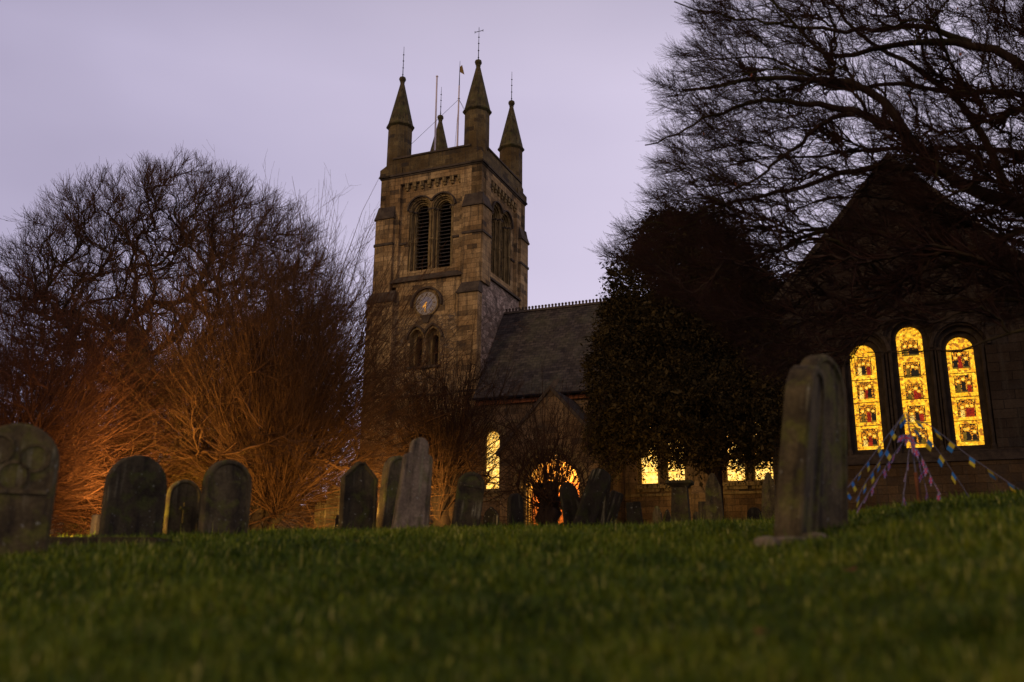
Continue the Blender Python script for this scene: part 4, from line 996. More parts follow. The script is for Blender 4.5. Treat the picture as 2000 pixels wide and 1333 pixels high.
# spreading beech whose limbs reach in from the right
def beech_right():
    r = 19.0
    base = on_ground(2330, 17.5); b = np.array(base); t = empty('beech_tree', base, 0, 'huge bare tree reaching in from the right across the gable', 'tree', 'bare trees')
    hub = [Vector(at(2330, y, 17.5)) for y in (1060, 900, 700, 500, 300, 100)]
    hub[0] = base + Vector((0, 0, -.3))
    tr = poly(hub, 12)[None]; trr = np.linspace(.62, .3, 12)[None]
    Ls = [
     ([(2330, 560), (2180, 450), (2000, 405), (1937, 391), (1874, 361), (1832, 332), (1790, 286), (1760, 244), (1735, 206), (1702, 168), (1643, 157), (1572, 155), (1517, 151), (1420, 165), (1330, 175)], .25, .03, 17.5, 16.5),
     ([(1769, 252), (1748, 248), (1685, 227), (1622, 206), (1580, 202), (1496, 193), (1454, 202), (1391, 227), (1320, 262), (1262, 286)], .11, .015, 16.8, 16),
     ([(1670, 223), (1622, 227), (1593, 256), (1559, 286), (1496, 336), (1433, 375), (1330, 395)], .07, .015, 16.6, 16),
     ([(1832, 332), (1706, 323), (1622, 344), (1538, 378), (1460, 388), (1380, 405), (1290, 440), (1210, 470)], .10, .012, 17, 17),
     ([(2330, 640), (2120, 540), (1950, 520), (1784, 480), (1750, 466), (1710, 443), (1656, 443), (1615, 446), (1558, 463), (1497, 500), (1400, 530), (1320, 560)], .16, .02, 17.5, 18),
     ([(1615, 446), (1540, 455), (1450, 442), (1380, 455), (1270, 480)], .05, .012, 18, 18.5),
     ([(2330, 330), (2120, 200), (2000, 126), (1958, 105), (1895, 84), (1832, 84), (1769, 82), (1690, 100), (1635, 122), (1601, 105), (1563, 63), (1530, 20), (1480, -20)], .19, .02, 17.5, 16),
     ([(1895, 84), (1800, 50), (1740, 52), (1664, 61), (1580, 57), (1496, 46), (1400, 30), (1320, 2)], .08, .015, 17, 16),
     ([(2330, 600), (2100, 500), (1990, 420), (1937, 302), (1908, 231), (1853, 181), (1807, 139), (1748, 109), (1693, 80), (1640, 30), (1600, -30)], .16, .03, 17.5, 18.5),
     ([(2330, 250), (2150, 60), (2000, -40), (1850, -80), (1650, -60), (1480, -20), (1400, 10)], .17, .02, 17.5, 19),
     ([(2330, 700), (2150, 620), (2000, 590), (1880, 585), (1760, 600), (1660, 640), (1570, 700), (1500, 760)], .09, .012, 17, 18.5),
     ([(2330, 740), (2180, 640), (2050, 620), (1950, 660), (1860, 690), (1780, 690), (1700, 690)], .07, .012, 16.5, 16),
     ([(2330, 660), (2100, 560), (1930, 500), (1830, 520), (1720, 560), (1620, 610), (1520, 650), (1440, 700)], .09, .012, 17.5, 20),
     ([(2330, 480), (2150, 350), (2000, 300), (1900, 280), (1800, 300), (1700, 290), (1600, 310), (1500, 300), (1400, 330)], .12, .015, 17.5, 20),
     ([(2330, 420), (2150, 280), (2020, 190), (1930, 170), (1830, 190), (1740, 150), (1640, 190), (1540, 120), (1440, 110), (1350, 120)], .12, .015, 17.5, 18),
     ([(2330, 620), (2200, 560), (2080, 470), (1980, 480), (1900, 440), (1800, 400), (1700, 380), (1600, 390), (1500, 430)], .10, .012, 17.5, 19.5),
    ]
    limbs = []; lr = []
    for i, (pp, r0, r1, d0, d1) in enumerate(Ls):
        n = len(pp); pts = [Vector(at(p[0], p[1], d0 + (d1 - d0) * k / (n - 1))) for k, p in enumerate(pp)]
        q = poly(pts, 26); q[3:] += rng.normal(0, .025, (23, 3)); limbs.append(q); lr.append((r0 + (r1 - r0) * np.linspace(0, 1, 26) ** .7) * .8)
    limbs = np.array(limbs); lr = np.array(lr)
    def env(p):
        # keep the open sky left of the crown free
        z = p @ cF; x = 1000 + FPX * (p @ R2) / z; y = 666.5 - FPX * (p @ U2) / z
        lim = np.interp(y, [-200, 0, 60, 150, 250, 340, 420, 470, 520, 600, 800, 900], [1345, 1335, 1350, 1268, 1290, 1275, 1250, 1180, 1190, 1300, 1480, 1600])
        low = np.interp(x, [1200, 1400, 1500, 1640, 1700, 2000], [530, 640, 740, 730, 650, 640])
        return (x > lim + 20 * np.sin(y * .11) + 12 * np.sin(y * .31 + 1) + 12) & (y < low)
    K = 5200; px = rng.uniform(1150, 2120, K); py = rng.uniform(-90, 770, K); dd = rng.uniform(15.2, 21.0, K)
    q = np.array([at(x, y, z) for x, y, z in zip(px, py, dd)]); q = q[env(q)]
    z = q @ cF; yy = 666.5 - FPX * (q @ U2) / z; xx = 1000 + FPX * (q @ R2) / z
    q = q[rng.random(len(q)) < np.where(yy > 560, np.where(xx > 1620, .5, .8), np.where(xx < 1500, 1.0, .72))][:2450]
    seed = limbs[:, 4:].reshape(-1, 3); hub = np.array(at(2330, 560, 17.5))
    # limb directions steer where new wood leaves them
    l2, r2 = colonize(seed, hub, q, .0045, .06, gnarl=.18, droop=.05, P=8, expo=.44, out=.35)
    l3, r3 = kids(l2, r2, 5, .12, 1, .80, 27, 7, .05, .08, .6, .45, env, .0040, (-.22, 0, .0))
    l4, r4 = kids(l3, r3, 5, .12, 1, .50, 24, 5, .06, .07, .6, .5, None, .0030, (-.10, 0, .03))
    l5, r5 = kids(l4[:1], r4[:1], 1, .15, 1, .2, 34, 4, .12, .12, .6, .55, None, .0025)
    V, F = tubes([(tr, trr, 12), (limbs, lr, 8), (l2, r2, 5)]); arr_mesh('trunk', V - b, F, M['bark'], t, smooth=True)
    V, F = tubes([(l3, r3, 4), (l4, r4, 3), (l5, r5, 3)]); arr_mesh('crown', V - b, F, M['twig_dark'], t)
    # a few dead leaves still hanging
    K = 420; c = l4[rng.integers(0, len(l4), K)][:, -1]
    cx = np.array([at(1520, 500, 18), at(1470, 270, 16.5), at(1850, 150, 17)]); keep = (np.linalg.norm(c[:, None] - cx[None], axis=2).min(1) < 1.3); c = c[keep]
    a = unit(rng.normal(size=(len(c), 3))) * .035; d = np.stack([rng.normal(0, .015, len(c)), rng.normal(0, .015, len(c)), -np.full(len(c), .07)], -1)
    V = np.stack([c, c + a + d * .5, c + d, c - a + d * .5], 1).reshape(-1, 3) - b
    if len(c): arr_mesh('dead_leaves', V, np.arange(len(V)).reshape(-1, 4), M['deadleaf'], t)
beech_right()

# dark yew before the nave
def yew():
    r = 36.0; base = on_ground(1400, r); b = np.array(base)
    t = empty('yew_tree', base, 0, 'dense dark evergreen yew hiding part of the nave and its windows', 'tree')
    lobes = [(1345, 600, 150, 190, 0), (1335, 500, 95, 90, 0), (1280, 720, 125, 130, -.8), (1395, 700, 170, 160, .5), (1490, 650, 85, 110, 1), (1500, 760, 95, 130, 0), (1245, 800, 85, 80, -1), (1330, 800, 120, 78, -1.5), (1430, 800, 130, 80, -1), (1215, 840, 60, 55, -.5), (1290, 850, 90, 42, 0), (1390, 862, 70, 48, 0), (1480, 840, 60, 50, 0), (1400, 560, 110, 120, 0), (1540, 620, 50, 80, 1.5), (1545, 820, 40, 60, .5), (1195, 745, 45, 110, -.3), (1570, 700, 45, 120, 1.5), (1215, 650, 45, 75, 0), (1268, 600, 85, 115, 0), (1425, 600, 80, 120, .3), (1300, 470, 55, 60, 0), (1385, 480, 70, 80, 0), (1190, 850, 45, 60, -.5)]
    ppm = FPX / r * .95
    P = []; Nn = []; 
    for (px, py, rx, ry, dy) in lobes:
        c = at(px, py, r + dy); R3 = np.array([rx / ppm, rx / ppm * .75, ry / ppm])
        n = int(rx * ry * .16)
        d = unit(rng.normal(size=(n, 3))); rad = rng.uniform(.5, .97, n) ** .6
        rad *= 1 + .07 * np.sin(d[:, 0] * 9 + d[:, 2] * 7 + px) + .05 * np.sin(d[:, 2] * 17 + d[:, 1] * 11)
        P.append(c + d * R3 * rad[:, None]); Nn.append(d)
    for (px, py, rx, ry, dy) in lobes:        # loose feathery boughs that stand off the mass and droop
        c = at(px, py, r + dy); R3 = np.array([rx / ppm, rx / ppm * .75, ry / ppm]); n = int((rx + ry) * .16)
        d = unit(rng.normal(size=(n, 3)) * np.array([1, 1, .8])); tip = c + d * R3 * rng.uniform(1.02, 1.16, (n, 1)); root = c + d * R3 * .8
        for k in np.linspace(0, 1, 8):
            P.append(root * (1 - k) + tip * k + np.array([0, 0, -.35]) * k ** 2 + rng.normal(0, .03, (n, 3))); Nn.append(unit(d + np.array([0, 0, -.7])))
    P = np.concatenate(P); D = np.concatenate(Nn)
    # sparse hanging sprays along the skirt, windows glint between them
    n = 900; px = rng.uniform(1185, 1545, n); py = 880 + rng.gamma(1.6, 17, n); ok = py < 940; px = px[ok]; py = py[ok]
    S = np.array([at(x, y, r + rng.uniform(-1.5, 1.2)) for x, y in zip(px, py)]); keep = np.sin(S[:, 0] * 5.3) + np.sin(S[:, 0] * 2.1 + 1) + rng.normal(0, .4, len(S)) > -.1
    P = np.concatenate([P, S[keep]]); D = np.concatenate([D, unit(rng.normal(size=(int(keep.sum()), 3)) + np.array([0, 0, -1.]))])
    K = len(P); q = 9                                    # leaves per spray
    ax = unit(D + rng.normal(0, .55, (K, 3)))
    c = np.repeat(P, q, 0) + rng.normal(0, .09, (K * q, 3)) + np.repeat(ax, q, 0) * rng.uniform(0, .34, (K * q, 1))
    a = unit(np.repeat(ax, q, 0) + rng.normal(0, .7, (K * q, 3))); s = unit(np.cross(a, rng.normal(size=(K * q, 3))))
    L = .09 * rng.lognormal(0, .42, (K * q, 1)); W = L * rng.uniform(.16, .34, (K * q, 1))
    V = np.stack([c - a * L * .5, c + s * W, c + a * L * .6, c - s * W], 1).reshape(-1, 3)
    tone = np.repeat(np.clip(np.repeat(rng.normal(.45, .25, K), q) + rng.normal(0, .15, K * q), 0, 1), 4)
    arr_mesh('crown', V - b, np.arange(len(V)).reshape(-1, 4), M['yew'], t, tone=tone)
    tr = poly([base + Vector((0, 0, -.3)), Vector(at(1399, 960, r)), Vector(at(1397, 880, r)), Vector(at(1385, 760, r)), Vector(at(1360, 560, r))], 14)[None]
    limbs, lr = kids(tr, np.linspace(.30, .08, 14)[None], 26, .25, .98, 4.0, 62, 8, .02, .1, .5, .3, None, .03)
    V, F = tubes([(tr, np.linspace(.30, .08, 14)[None], 10), (limbs, lr, 5)]); arr_mesh('trunk', V - b, F, M['yew_bark'], t, smooth=True)
yew()

# ------------------------------------------------------------------ gravestones
def prof(kind, w, h, n=14):
    hw = w / 2
    if kind == 'round': return arch(0, 0, h - hw, hw, n)
    if kind == 'lowround':
        rr = hw * .62; L = [(-hw, 0), (hw, 0)]
        return L + [(hw * math.cos(math.pi * i / n), h - rr + rr * math.sin(math.pi * i / n)) for i in range(n + 1)]
    if kind == 'gothic':
        L = [(-hw, 0), (hw, 0)]; zs = h - w * .78
        for i in range(8): a = math.radians(60 * i / 7 * .98); L.append((-hw + w * math.cos(a), zs + w * math.sin(a) * .9))
        for i in range(8)[::-1]: a = math.radians(60 * i / 7 * .98); L.append((hw - w * math.cos(a), zs + w * math.sin(a) * .9))
        return L
    if kind == 'gable': return [(-hw, 0), (hw, 0), (hw, h - w * .42), (hw * .9, h - w * .36), (hw * .28, h - .03), (0.06, h), (-.06, h), (-hw * .28, h - .03), (-hw * .9, h - w * .36), (-hw, h - w * .42)]
    if kind == 'head':       # tapering slab, shoulders and a round head
        hr = w * .24
        return [(-hw, 0), (hw, 0), (hw * .78, h - hr * 2.3), (hw * .70, h - hr * 2.0), (hr * 1.02, h - hr * 1.75)] + [(hr * math.cos(math.pi * i / n), h - hr + hr * math.sin(math.pi * i / n)) for i in range(n + 1)] + [(-hr * 1.02, h - hr * 1.75), (-hw * .70, h - hr * 2.0), (-hw * .78, h - hr * 2.3)]
    if kind == 'shoulder':
        hr = hw * .72; zs = h - hr
        return [(-hw, 0), (hw, 0), (hw, zs - .05), (hw * .93, zs), (hr, zs)] + [(hr * math.cos(math.pi * i / n), zs + hr * math.sin(math.pi * i / n)) for i in range(n + 1)] + [(-hr, zs), (-hw * .93, zs), (-hw, zs - .05)]
    if kind == 'pointed': return [(-hw, 0), (hw, 0), (hw * .8, h * .78), (hw * .3, h * .97), (0, h), (-hw * .3, h * .97), (-hw * .8, h * .78)]
    if kind == 'slab': return [(-hw, 0), (hw, 0), (hw * .92, h * .96), (hw * .8, h), (-hw * .8, h), (-hw * .95, h * .97)]
def inset(L, d):
    cx = sum(p[0] for p in L) / len(L); n = len(L); out = []
    for i in range(n):
        a, b, c = Vector(L[i - 1]), Vector(L[i]), Vector(L[(i + 1) % n])
        e1 = (b - a); e2 = (c - b)
        if e1.length < 1e-6 or e2.length < 1e-6: out.append((b.x, b.y)); continue
        n1 = Vector((-e1.y, e1.x)).normalized(); n2 = Vector((-e2.y, e2.x)).normalized(); m_ = n1 + n2
        if m_.length < .2: m_ = n1.copy()
        m_ = m_.normalized(); k = min(d / max(m_.dot(n1), .5), d * 1.8)
        out.append((b.x + m_.x * k, b.y + m_.y * k))
    return out
def gravestone(px, r, top_py, wpx, kind, thick, yaw, lean, tilt, mt, label, panel=0, base=True, group='gravestones', rel=None, carving=None, sink=.15):
    g = on_ground(px, r)
    topz = pray(px, top_py)[2] * r; h = topz - g.z; w = wpx / (FPX / r) / 1.0
    t = empty('gravestone', g, math.radians(yaw), label, 'gravestone', group)
    t.rotation_euler = (math.radians(tilt), math.radians(lean), math.radians(yaw))
    L = prof(kind, w, h + sink); bv = min(.018, thick * .15)
    L = [(u, z - sink) for u, z in L]
    Li = inset(L, bv); T2 = thick / 2
    mb = MB()
    mb.reveal(L, -T2 + bv, T2 - bv, frS)
    n = len(L)
    def strip(A, da, B, db):
        for i in range(n):
            j = (i + 1) % n; mb.face([frS(*A[i], da), frS(*A[j], da), frS(*B[j], db), frS(*B[i], db)])
    strip(L, -T2 + bv, Li, -T2); strip(L, T2 - bv, Li, T2); mb.panel(Li, [], T2, frS)
    if panel:
        Lp = inset(L, panel); Lq = inset(L, panel + .02)
        strip(Li, -T2, Lp, -T2); strip(Lp, -T2, Lq, -T2 + .022); mb.panel(Lq, [], -T2 + .022, frS)
    else: mb.panel(Li, [], -T2, frS)
    st = mb.build('slab', mt, t)
    if carving == 'trefoil':
        for (u, z, rr) in ((-w * .22, h * .80, w * .20), (w * .22, h * .74, w * .19), (0, h * .60, w * .2)):
            mb = MB(); mb.band(arc(u, z, rr * .8, 0, 360, 24), arc(u, z, rr, 0, 360, 24), -T2 - .014, -T2 + .004, frS); mb.build('carved_ring', mt, t)
        mb = MB(); mb.box(-w * .42, w * .42, -T2 - .02, -T2 + .002, h * .47, h * .50); mb.build('carved_band', mt, t)
    if carving == 'arch':
        mb = MB(); mb.band(arc(0, h - w * .5, w * .36, 0, 180, 20), arc(0, h - w * .5, w * .43, 0, 180, 20), -T2 - .012, -T2 + .004, frS); mb.box(-w * .43, w * .43, -T2 - .012, -T2 + .002, h - w * .56, h - w * .5); mb.build('carved_arch', mt, t)
    if carving == 'cross':
        mb = MB(); mb.box(-w * .04, w * .04, -T2 - .01, -T2 + .026, h * .25, h * .6); mb.box(-w * .14, w * .14, -T2 - .01, -T2 + .026, h * .48, h * .53); mb.build('carved_cross', mt, t)
    if base:
        mb = MB(); mb.hexa([(-w * .58, -T2 - .09, -.2), (w * .58, -T2 - .09, -.2), (w * .58, T2 + .09, -.2), (-w * .58, T2 + .09, -.2)], [(-w * .56, -T2 - .07, .035), (w * .56, -T2 - .07, .035), (w * .56, T2 + .07, .035), (-w * .56, T2 + .07, .035)]); mb.build('plinth', mt, t)
    return t
gd, gm, gp = M['grave_dark'], M['grave'], M['grave_pale']
gravestone(12, 8.6, 826, 132, 'round', .13, 20, 0, 0, gm, 'large dark round topped gravestone with carved rings at the left edge', 0, False, carving='trefoil')
gravestone(256, 12.3, 889, 108, 'round', .13, 45, 0, 0, gd, 'broad black stained gravestone with pale drips, left of the small one', 0, True)
gravestone(353, 13.0, 937, 62, 'round', .10, 43, 0, -1, gm, 'smallest of the three left gravestones, round topped with a faint cross', .035, True, carving='cross')
gravestone(436, 12.6, 898, 92, 'round', .13, 44, 0, 0, gm, 'mossy green gravestone with a recessed arched panel', .05, True)
gravestone(697, 14.0, 903, 72, 'gable', .13, 33, 0, 0, gd, 'gable topped dark gravestone with squared shoulders left of the tower base', .035, True)
gravestone(763, 15.3, 889, 66, 'round', .16, 50, 6, 0, gm, 'leaning gravestone with a yellow lit edge behind the round headed one', .05, False)
gravestone(800, 13.6, 854, 72, 'head', .16, 24, 4.5, 0, gp, 'tall purplish gravestone with a round head above narrow shoulders', 0, True)
gravestone(908, 15.0, 921, 54, 'round', .11, 22, 7, 0, gd, 'right leaning dark gravestone with a carved arch, before the pollard trunk', 0, False, carving='arch')
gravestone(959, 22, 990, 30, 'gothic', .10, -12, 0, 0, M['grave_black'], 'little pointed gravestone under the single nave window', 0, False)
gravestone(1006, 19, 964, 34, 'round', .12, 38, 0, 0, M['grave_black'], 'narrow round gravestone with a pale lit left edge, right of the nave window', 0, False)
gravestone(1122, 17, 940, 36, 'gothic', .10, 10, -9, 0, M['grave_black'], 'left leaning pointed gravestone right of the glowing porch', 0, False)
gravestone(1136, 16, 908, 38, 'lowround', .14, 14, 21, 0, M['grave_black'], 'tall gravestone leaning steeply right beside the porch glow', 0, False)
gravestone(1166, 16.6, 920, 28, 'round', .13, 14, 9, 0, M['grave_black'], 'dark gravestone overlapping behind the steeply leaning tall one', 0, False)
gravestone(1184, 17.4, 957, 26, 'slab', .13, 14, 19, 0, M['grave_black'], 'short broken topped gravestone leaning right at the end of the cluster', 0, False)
gravestone(1242, 20, 981, 30, 'slab', .11, -16, -4, 0, M['grave_black'], 'flat topped dark gravestone alone left of the two small pointed ones', 0, False)
gravestone(1287, 25, 988, 22, 'pointed', .10, -16, -3, 0, gm, 'small worn pointed gravestone left of the pedestal monument', 0, False)
gravestone(1301, 25.5, 995, 18, 'pointed', .10, -16, 4, 0, gm, 'smaller pointed gravestone touching the worn one beside the pedestal', 0, False)
gravestone(1374, 27, 980, 16, 'slab', .10, -16, 0, 0, gm, 'low narrow gravestone between the pedestal monument and the yew trunk', 0, False)
gravestone(1398, 22, 924, 36, 'pointed', .16, -14, -1, 0, gm, 'tall pointed gravestone standing right in front of the yew trunk', 0, False)
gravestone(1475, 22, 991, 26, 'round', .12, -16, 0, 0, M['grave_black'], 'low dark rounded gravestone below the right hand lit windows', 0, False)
gravestone(1503, 24, 922, 30, 'pointed', .18, -14, 2, 0, gm, 'slim obelisk shaped gravestone against the rightmost nave window', 0, False)
gravestone(1362, 31, 1000, 14, 'round', .10, -16, 0, 0, gm, 'tiny pale gravestone beside the yew trunk', 0, False)
# the two big stones at the right, seen nearly edge on
gravestone(1552, 7.2, 716, 150, 'round', .19, 62, 0, 8.0, gm, 'nearest tall gravestone on the right seen nearly edge on', .05, False)
gravestone(1606, 7.9, 696, 160, 'round', .15, 48, 0, 4.0, gm, 'tall gravestone just behind the nearest one on the right', .05, False)
# far lit stones left of the tower
gravestone(648, 26, 948, 30, 'round', .12, -30, 0, 0, gp, 'far gravestone lit bright orange left of the gable topped one', 0, False)
gravestone(624, 28, 980, 26, 'round', .12, -30, 0, 0, gp, 'farther low gravestone glowing orange beside the twiggy shrub', 0, False)
gravestone(188, 15.5, 1006, 18, 'slab', .14, -38, 0, 0, gp, 'small bright lit stone post left of the broad black stained gravestone', 0, False)

# pedestal monument
g = on_ground(1331, 24); t = empty('pedestal_monument', g, math.radians(-18), 'dark pedestal monument with a wide cap between yew and porch', 'monument')
s_ = 24 / FPX; H = pray(1331, 942)[2] * 24 - g.z
mb = MB(); mb.box(-.36, .36, -.3, .3, -.2, .14); mb.box(-.29, .29, -.24, .24, .14, .26); mb.build('base', gd, t)
mb = MB(); mb.hexa([(-.23, -.2, .26), (.23, -.2, .26), (.23, .2, .26), (-.23, .2, .26)], [(-.19, -.17, H - .14), (.19, -.17, H - .14), (.19, .17, H - .14), (-.19, .17, H - .14)]); mb.build('shaft', gd, t)
mb = MB(); mb.hexa([(-.2, -.18, H - .14), (.2, -.18, H - .14), (.2, .18, H - .14), (-.2, .18, H - .14)], [(-.31, -.27, H - .05), (.31, -.27, H - .05), (.31, .27, H - .05), (-.31, .27, H - .05)]); mb.box(-.33, .33, -.29, .29, H - .05, H + .02); mb.build('cap', gd, t)

# loose stones at the foot of the near pair, ledger slab in the grass
def rock(px, r, sx, sy, sz, label, mt, yaw=0):
    g = on_ground(px, r); n = 10; V = []; F = []
    for j in range(6):
        for i in range(n):
            a = 2 * math.pi * i / n; p = -.4 + 1.3 * j / 5; k = math.cos(p * 1.1) * random.uniform(.86, 1.1)
            V.append((sx * k * math.cos(a), sy * k * math.sin(a), sz * math.sin(p * 1.2)))
    for j in range(5):
        for i in range(n): F.append((j * n + i, j * n + (i + 1) % n, (j + 1) * n + (i + 1) % n, (j + 1) * n + i))
    V.append((0, 0, sz * 1.0)); top = len(V) - 1
    me = bpy.data.meshes.new('loose_stone'); me.from_pydata(V, [], F + [(5 * n + i, 5 * n + (i + 1) % n, top) for i in range(n)]); me.materials.append(mt)
    o = bpy.data.objects.new('loose_stone', me); o.location = g; o.rotation_euler = (0, 0, yaw); col.objects.link(o); tag(o, label, 'stone', 'loose stones round the graves')
rock(1496, 6.6, .10, .09, .075, 'pale rounded stone left of the foot of the nearest tall gravestone', gp)
rock(1545, 6.75, .19, .10, .045, 'flat broken stone at the foot of the nearest tall gravestone', gp, .2)
rock(1590, 6.95, .13, .10, .055, 'small stone tucked under the face of the nearest tall gravestone', gp, .6)
rock(412, 12.0, .26, .14, .05, 'low flat stone in front of the mossy panelled gravestone', gd)
g = on_ground(215, 10.3); mb = MB(); mb.box(-.62, .62, -.25, .25, -.1, .05); mb.box(-.56, .56, -.2, .2, .05, .065)
led = mb.build('ledger_slab', gd, None, loc=g); led.rotation_euler = (0, 0, -.1); tag(led, 'flat ledger slab lying in the grass before the black stained gravestone', 'slab')

# ------------------------------------------------------------------ bunting on a pole
bp = at(1797, 978, 12.6); top = Vector(at(1771, 806, 12.6)); gz = float(zg(bp[0], bp[1]))
foot = Vector((bp[0], bp[1], gz)); pole = empty('bunting_pole', foot, 0, 'slim pole on the slope carrying strings of flags below the gable windows', 'pole')
mb = MB(); mb.tube([Vector((0, 0, -.2)), (top - foot) * .35], [.028, .024], 8); mb.build('post', M['timber'], pole)
mb = MB(); mb.tube([(top - foot) * .34, top - foot], [.011, .008], 6); mb.build('mast', M['rope'], pole)
fl_b = mat('blue_flag', color=(.03, .13, .30))[0]; fl_y = mat('yellow_flag', color=(.42, .31, .025))[0]; fl_r = mat('red_flag', color=(.42, .025, .06))[0]; fl_w = mat('white_flag', color=(.33, .26, .32))[0]; fl_n = mat('navy_flag', color=(.06, .06, .28))[0]
def C4(x, y): return (1580 + x / 3.174, 600 + y / 3.174)
def bunting(pts, d0, d1, kind, nf, label):
    q = [Vector(at(*C4(x, y), d0 + (d1 - d0) * k / (len(pts) - 1))) for k, (x, y) in enumerate(pts)]
    root = empty('bunting', q[0], 0, label, 'bunting', 'strings of bunting tied to the pole')
    dn = poly(q, 40) - np.array(q[0])
    mb = MB(); mb.tube([tuple(p) for p in dn], .005, 5); mb.build('cord', M['rope'], root)
    for i in range(nf):
        k = int((i + .6) / nf * 39); a = Vector(dn[k]); tdir = (Vector(dn[min(k + 1, 39)]) - Vector(dn[max(k - 1, 0)])).normalized()
        w = .085 if kind == 'blue' else .07; hgt = w * 1.25
        out = Vector((-tdir.z, 0, tdir.x)) * random.choice((1, -1)) ; dv = (Vector((0, 0, -1)) * .8 + Vector((random.uniform(-.5, .5), random.uniform(-.3, .3), 0))).normalized()
        mb = MB()
        A, B_, Cc = a - tdir * w / 2, a + tdir * w / 2, a + dv * hgt
        th = Vector((0, .003, 0))
        def quad(p, q_, r_, s_, c): mb.cur = c; mb.hexa([p - th, q_ - th, r_ - th, s_ - th], [p + th, q_ + th, r_ + th, s_ + th])
        if kind == 'blue':
            quad(A, B_, B_.lerp(Cc + tdir * w * .5, .5), A.lerp(Cc - tdir * w * .5, .5), 0); quad(A.lerp(Cc - tdir * w * .5, .52), B_.lerp(Cc + tdir * w * .5, .52), Cc + tdir * w * .5, Cc - tdir * w * .5, 1); mm = [fl_b, fl_y] if i % 2 else [fl_y, fl_b]
        else:
            D = Cc - a
            quad(A, B_, B_ + D, A + D, 0)
            th = Vector((0, .006, 0)); quad(a - tdir * w * .09, a + tdir * w * .09, a + tdir * w * .09 + D, a - tdir * w * .09 + D, 1)
            th = Vector((0, .005, 0)); quad(A + D * .4, B_ + D * .4, B_ + D * .6, A + D * .6, 1)
            th = Vector((0, .004, 0)); quad(A + D * .32, B_ + D * .32, B_ + D * .68, A + D * .68, 2)
            for s in (0, 1):
                p0, p1 = (A, B_ + D) if s == 0 else (B_, A + D); n2 = (p1 - p0).normalized().cross(Vector((0, 1, 0))) * w * .07
                th = Vector((0, .0035 + .0004 * s, 0)); quad(p0 - n2, p0 + n2, p1 + n2, p1 - n2, 2)
            mm = [fl_n, fl_r, fl_w]
        mb.build('flag', mm, root)
bunting([(600, 650), (540, 740), (480, 890), (415, 990), (350, 1090), (290, 1205)], 12.6, 11.4, 'blue', 8, 'inner left string of blue and yellow flags running down from the pole')
bunting([(600, 650), (500, 780), (380, 940), (320, 1020), (255, 1100), (200, 1170)], 12.6, 10.8, 'blue', 7, 'outermost left string of blue and yellow flags')
bunting([(620, 790), (550, 880), (485, 975), (430, 1060), (370, 1150), (300, 1260)], 12.6, 11.6, 'union', 9, 'left string of red white and blue flags sloping to the grass')
bunting([(625, 860), (612, 960), (600, 1070), (578, 1235)], 12.6, 11.8, 'union', 5, 'steep string of red white and blue flags just left of the post')
bunting([(655, 860), (690, 980), (720, 1100), (742, 1190)], 12.6, 13.2, 'union', 5, 'steep string of red white and blue flags just right of the post')
bunting([(665, 870), (720, 970), (770, 1080), (822, 1195)], 12.6, 12.4, 'union', 6, 'right string of red white and blue flags')
bunting([(620, 680), (760, 740), (980, 915), (1150, 1030), (1300, 1130)], 12.6, 11.8, 'blue', 6, 'longest right string of blue and yellow flags')
bunting([(620, 700), (770, 850), (850, 960), (930, 1080), (995, 1180)], 12.6, 12.8, 'blue', 5, 'shorter right string of blue and yellow flags')
bunting([(560, 800), (600, 790), (640, 800), (630, 850), (680, 900)], 12.55, 12.5, 'union', 7, 'bunched red white and blue flags wrapped round the pole top')

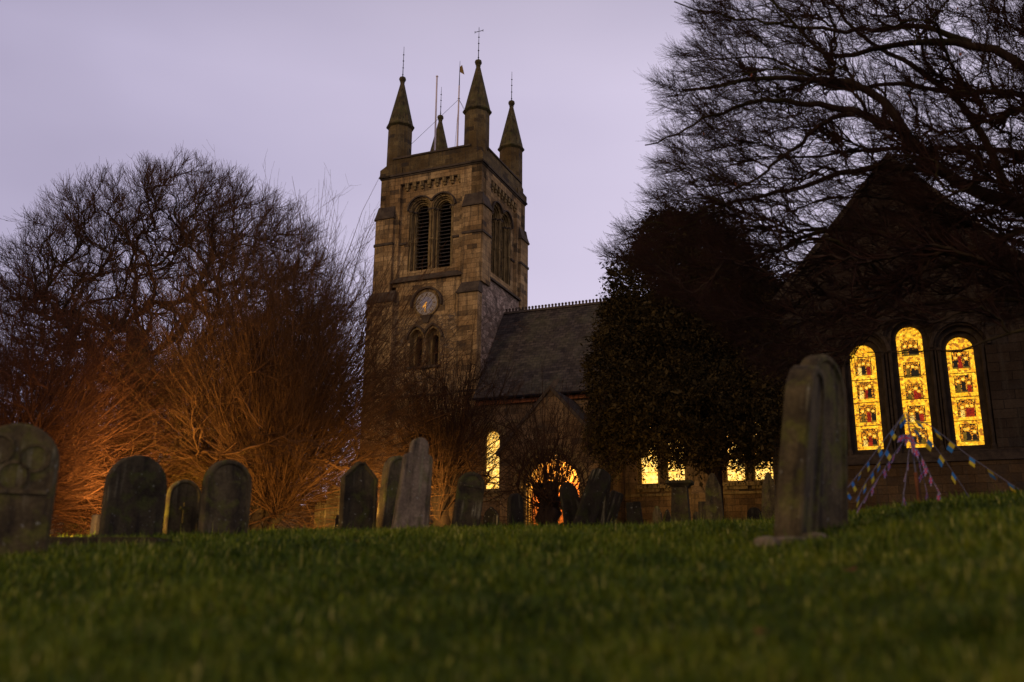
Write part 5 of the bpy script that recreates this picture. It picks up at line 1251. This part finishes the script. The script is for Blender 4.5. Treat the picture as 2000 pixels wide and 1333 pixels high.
# ------------------------------------------------------------------ cottage glimpsed through the shrubs
cg = on_ground(150, 52); cot = empty('cottage', cg, math.radians(8), 'small cottage with one lit window seen through the left shrubs', 'house')
mb = MB(); mb.box(-5, 4.2, 0, 5, -.6, 2.6); mb.build('wall', M['nave_stone'], cot)
mb = MB(); mb.hexa([(-5.2, -.2, 2.55), (4.4, -.2, 2.55), (4.4, 5.2, 2.55), (-5.2, 5.2, 2.55)], [(-5.2, 2.3, 4.6), (4.4, 2.3, 4.6), (4.4, 2.7, 4.6), (-5.2, 2.7, 4.6)]); mb.build('roof', M['slate'], cot)
mb = MB(); mb.box(.95, 1.75, -.03, .02, .95, 1.75); wn_ = mb.build('window', M['glass_nave'], cot)
mb = MB(); mb.box(1.33, 1.37, -.05, -.03, .95, 1.75); mb.box(.95, 1.75, -.052, -.032, 1.33, 1.37); mb.box(.88, 1.82, -.06, .0, .88, .95); mb.build('frame', M['lead'], wn_)

for i, (pa_, pb_, lab) in enumerate([(-140, 700, 'low stone churchyard wall behind the shrubs left of the tower')]):
    A, B = on_ground(pa_, 50), on_ground(pb_, 49); A.z = B.z - .25; d_ = B - A; Lw = math.hypot(d_.x, d_.y)
    wl_ = empty('boundary_wall', A, math.atan2(d_.y, d_.x), lab, 'wall')
    mb = MB(); n = 30
    for k in range(n): mb.box(Lw * k / n, Lw * (k + 1) / n - .002, -.2, .2, -2.4, 2.15 + .05 * math.sin(k * 1.9))
    mb.build('masonry', M['rubble'], wl_)
    mb = MB(); mb.hexa([(0, -.26, 2.2), (Lw, -.26, 2.2), (Lw, .26, 2.2), (0, .26, 2.2)], [(0, -.08, 2.36), (Lw, -.08, 2.36), (Lw, .08, 2.36), (0, .08, 2.36)]); mb.build('coping', M['dressed_dark'], wl_)
# ------------------------------------------------------------------ fallen leaves
for i, (px, r) in enumerate([(1655, 4.4), (1480, 2.9), (1800, 6.4), (830, 6.6), (870, 6.9), (1030, 5.8), (1905, 6.6), (540, 6.2), (330, 4.9), (1820, 2.0), (700, 8.2), (1210, 8.8)]):
    g = on_ground(px, r, .028); s = .035 if i else .045
    mb = MB(); a = random.uniform(0, 6.28)
    pts = [(-1, 0, .1), (-.4, .5, .3), (.3, .45, .15), (1, .05, .5), (.4, -.5, .25), (-.4, -.45, .05)]
    top_ = [Vector((x * math.cos(a) - y * math.sin(a), x * math.sin(a) + y * math.cos(a), z)) * s for x, y, z in pts]
    mid = Vector((0, 0, .05)) * s
    for k in range(6): mb.face([top_[k], top_[(k + 1) % 6], mid])
    o = mb.build('fallen_leaf', M['deadleaf'], None, loc=g); tag(o, 'curled brown dead leaf lying in the grass', 'leaf', 'fallen leaves in the grass')
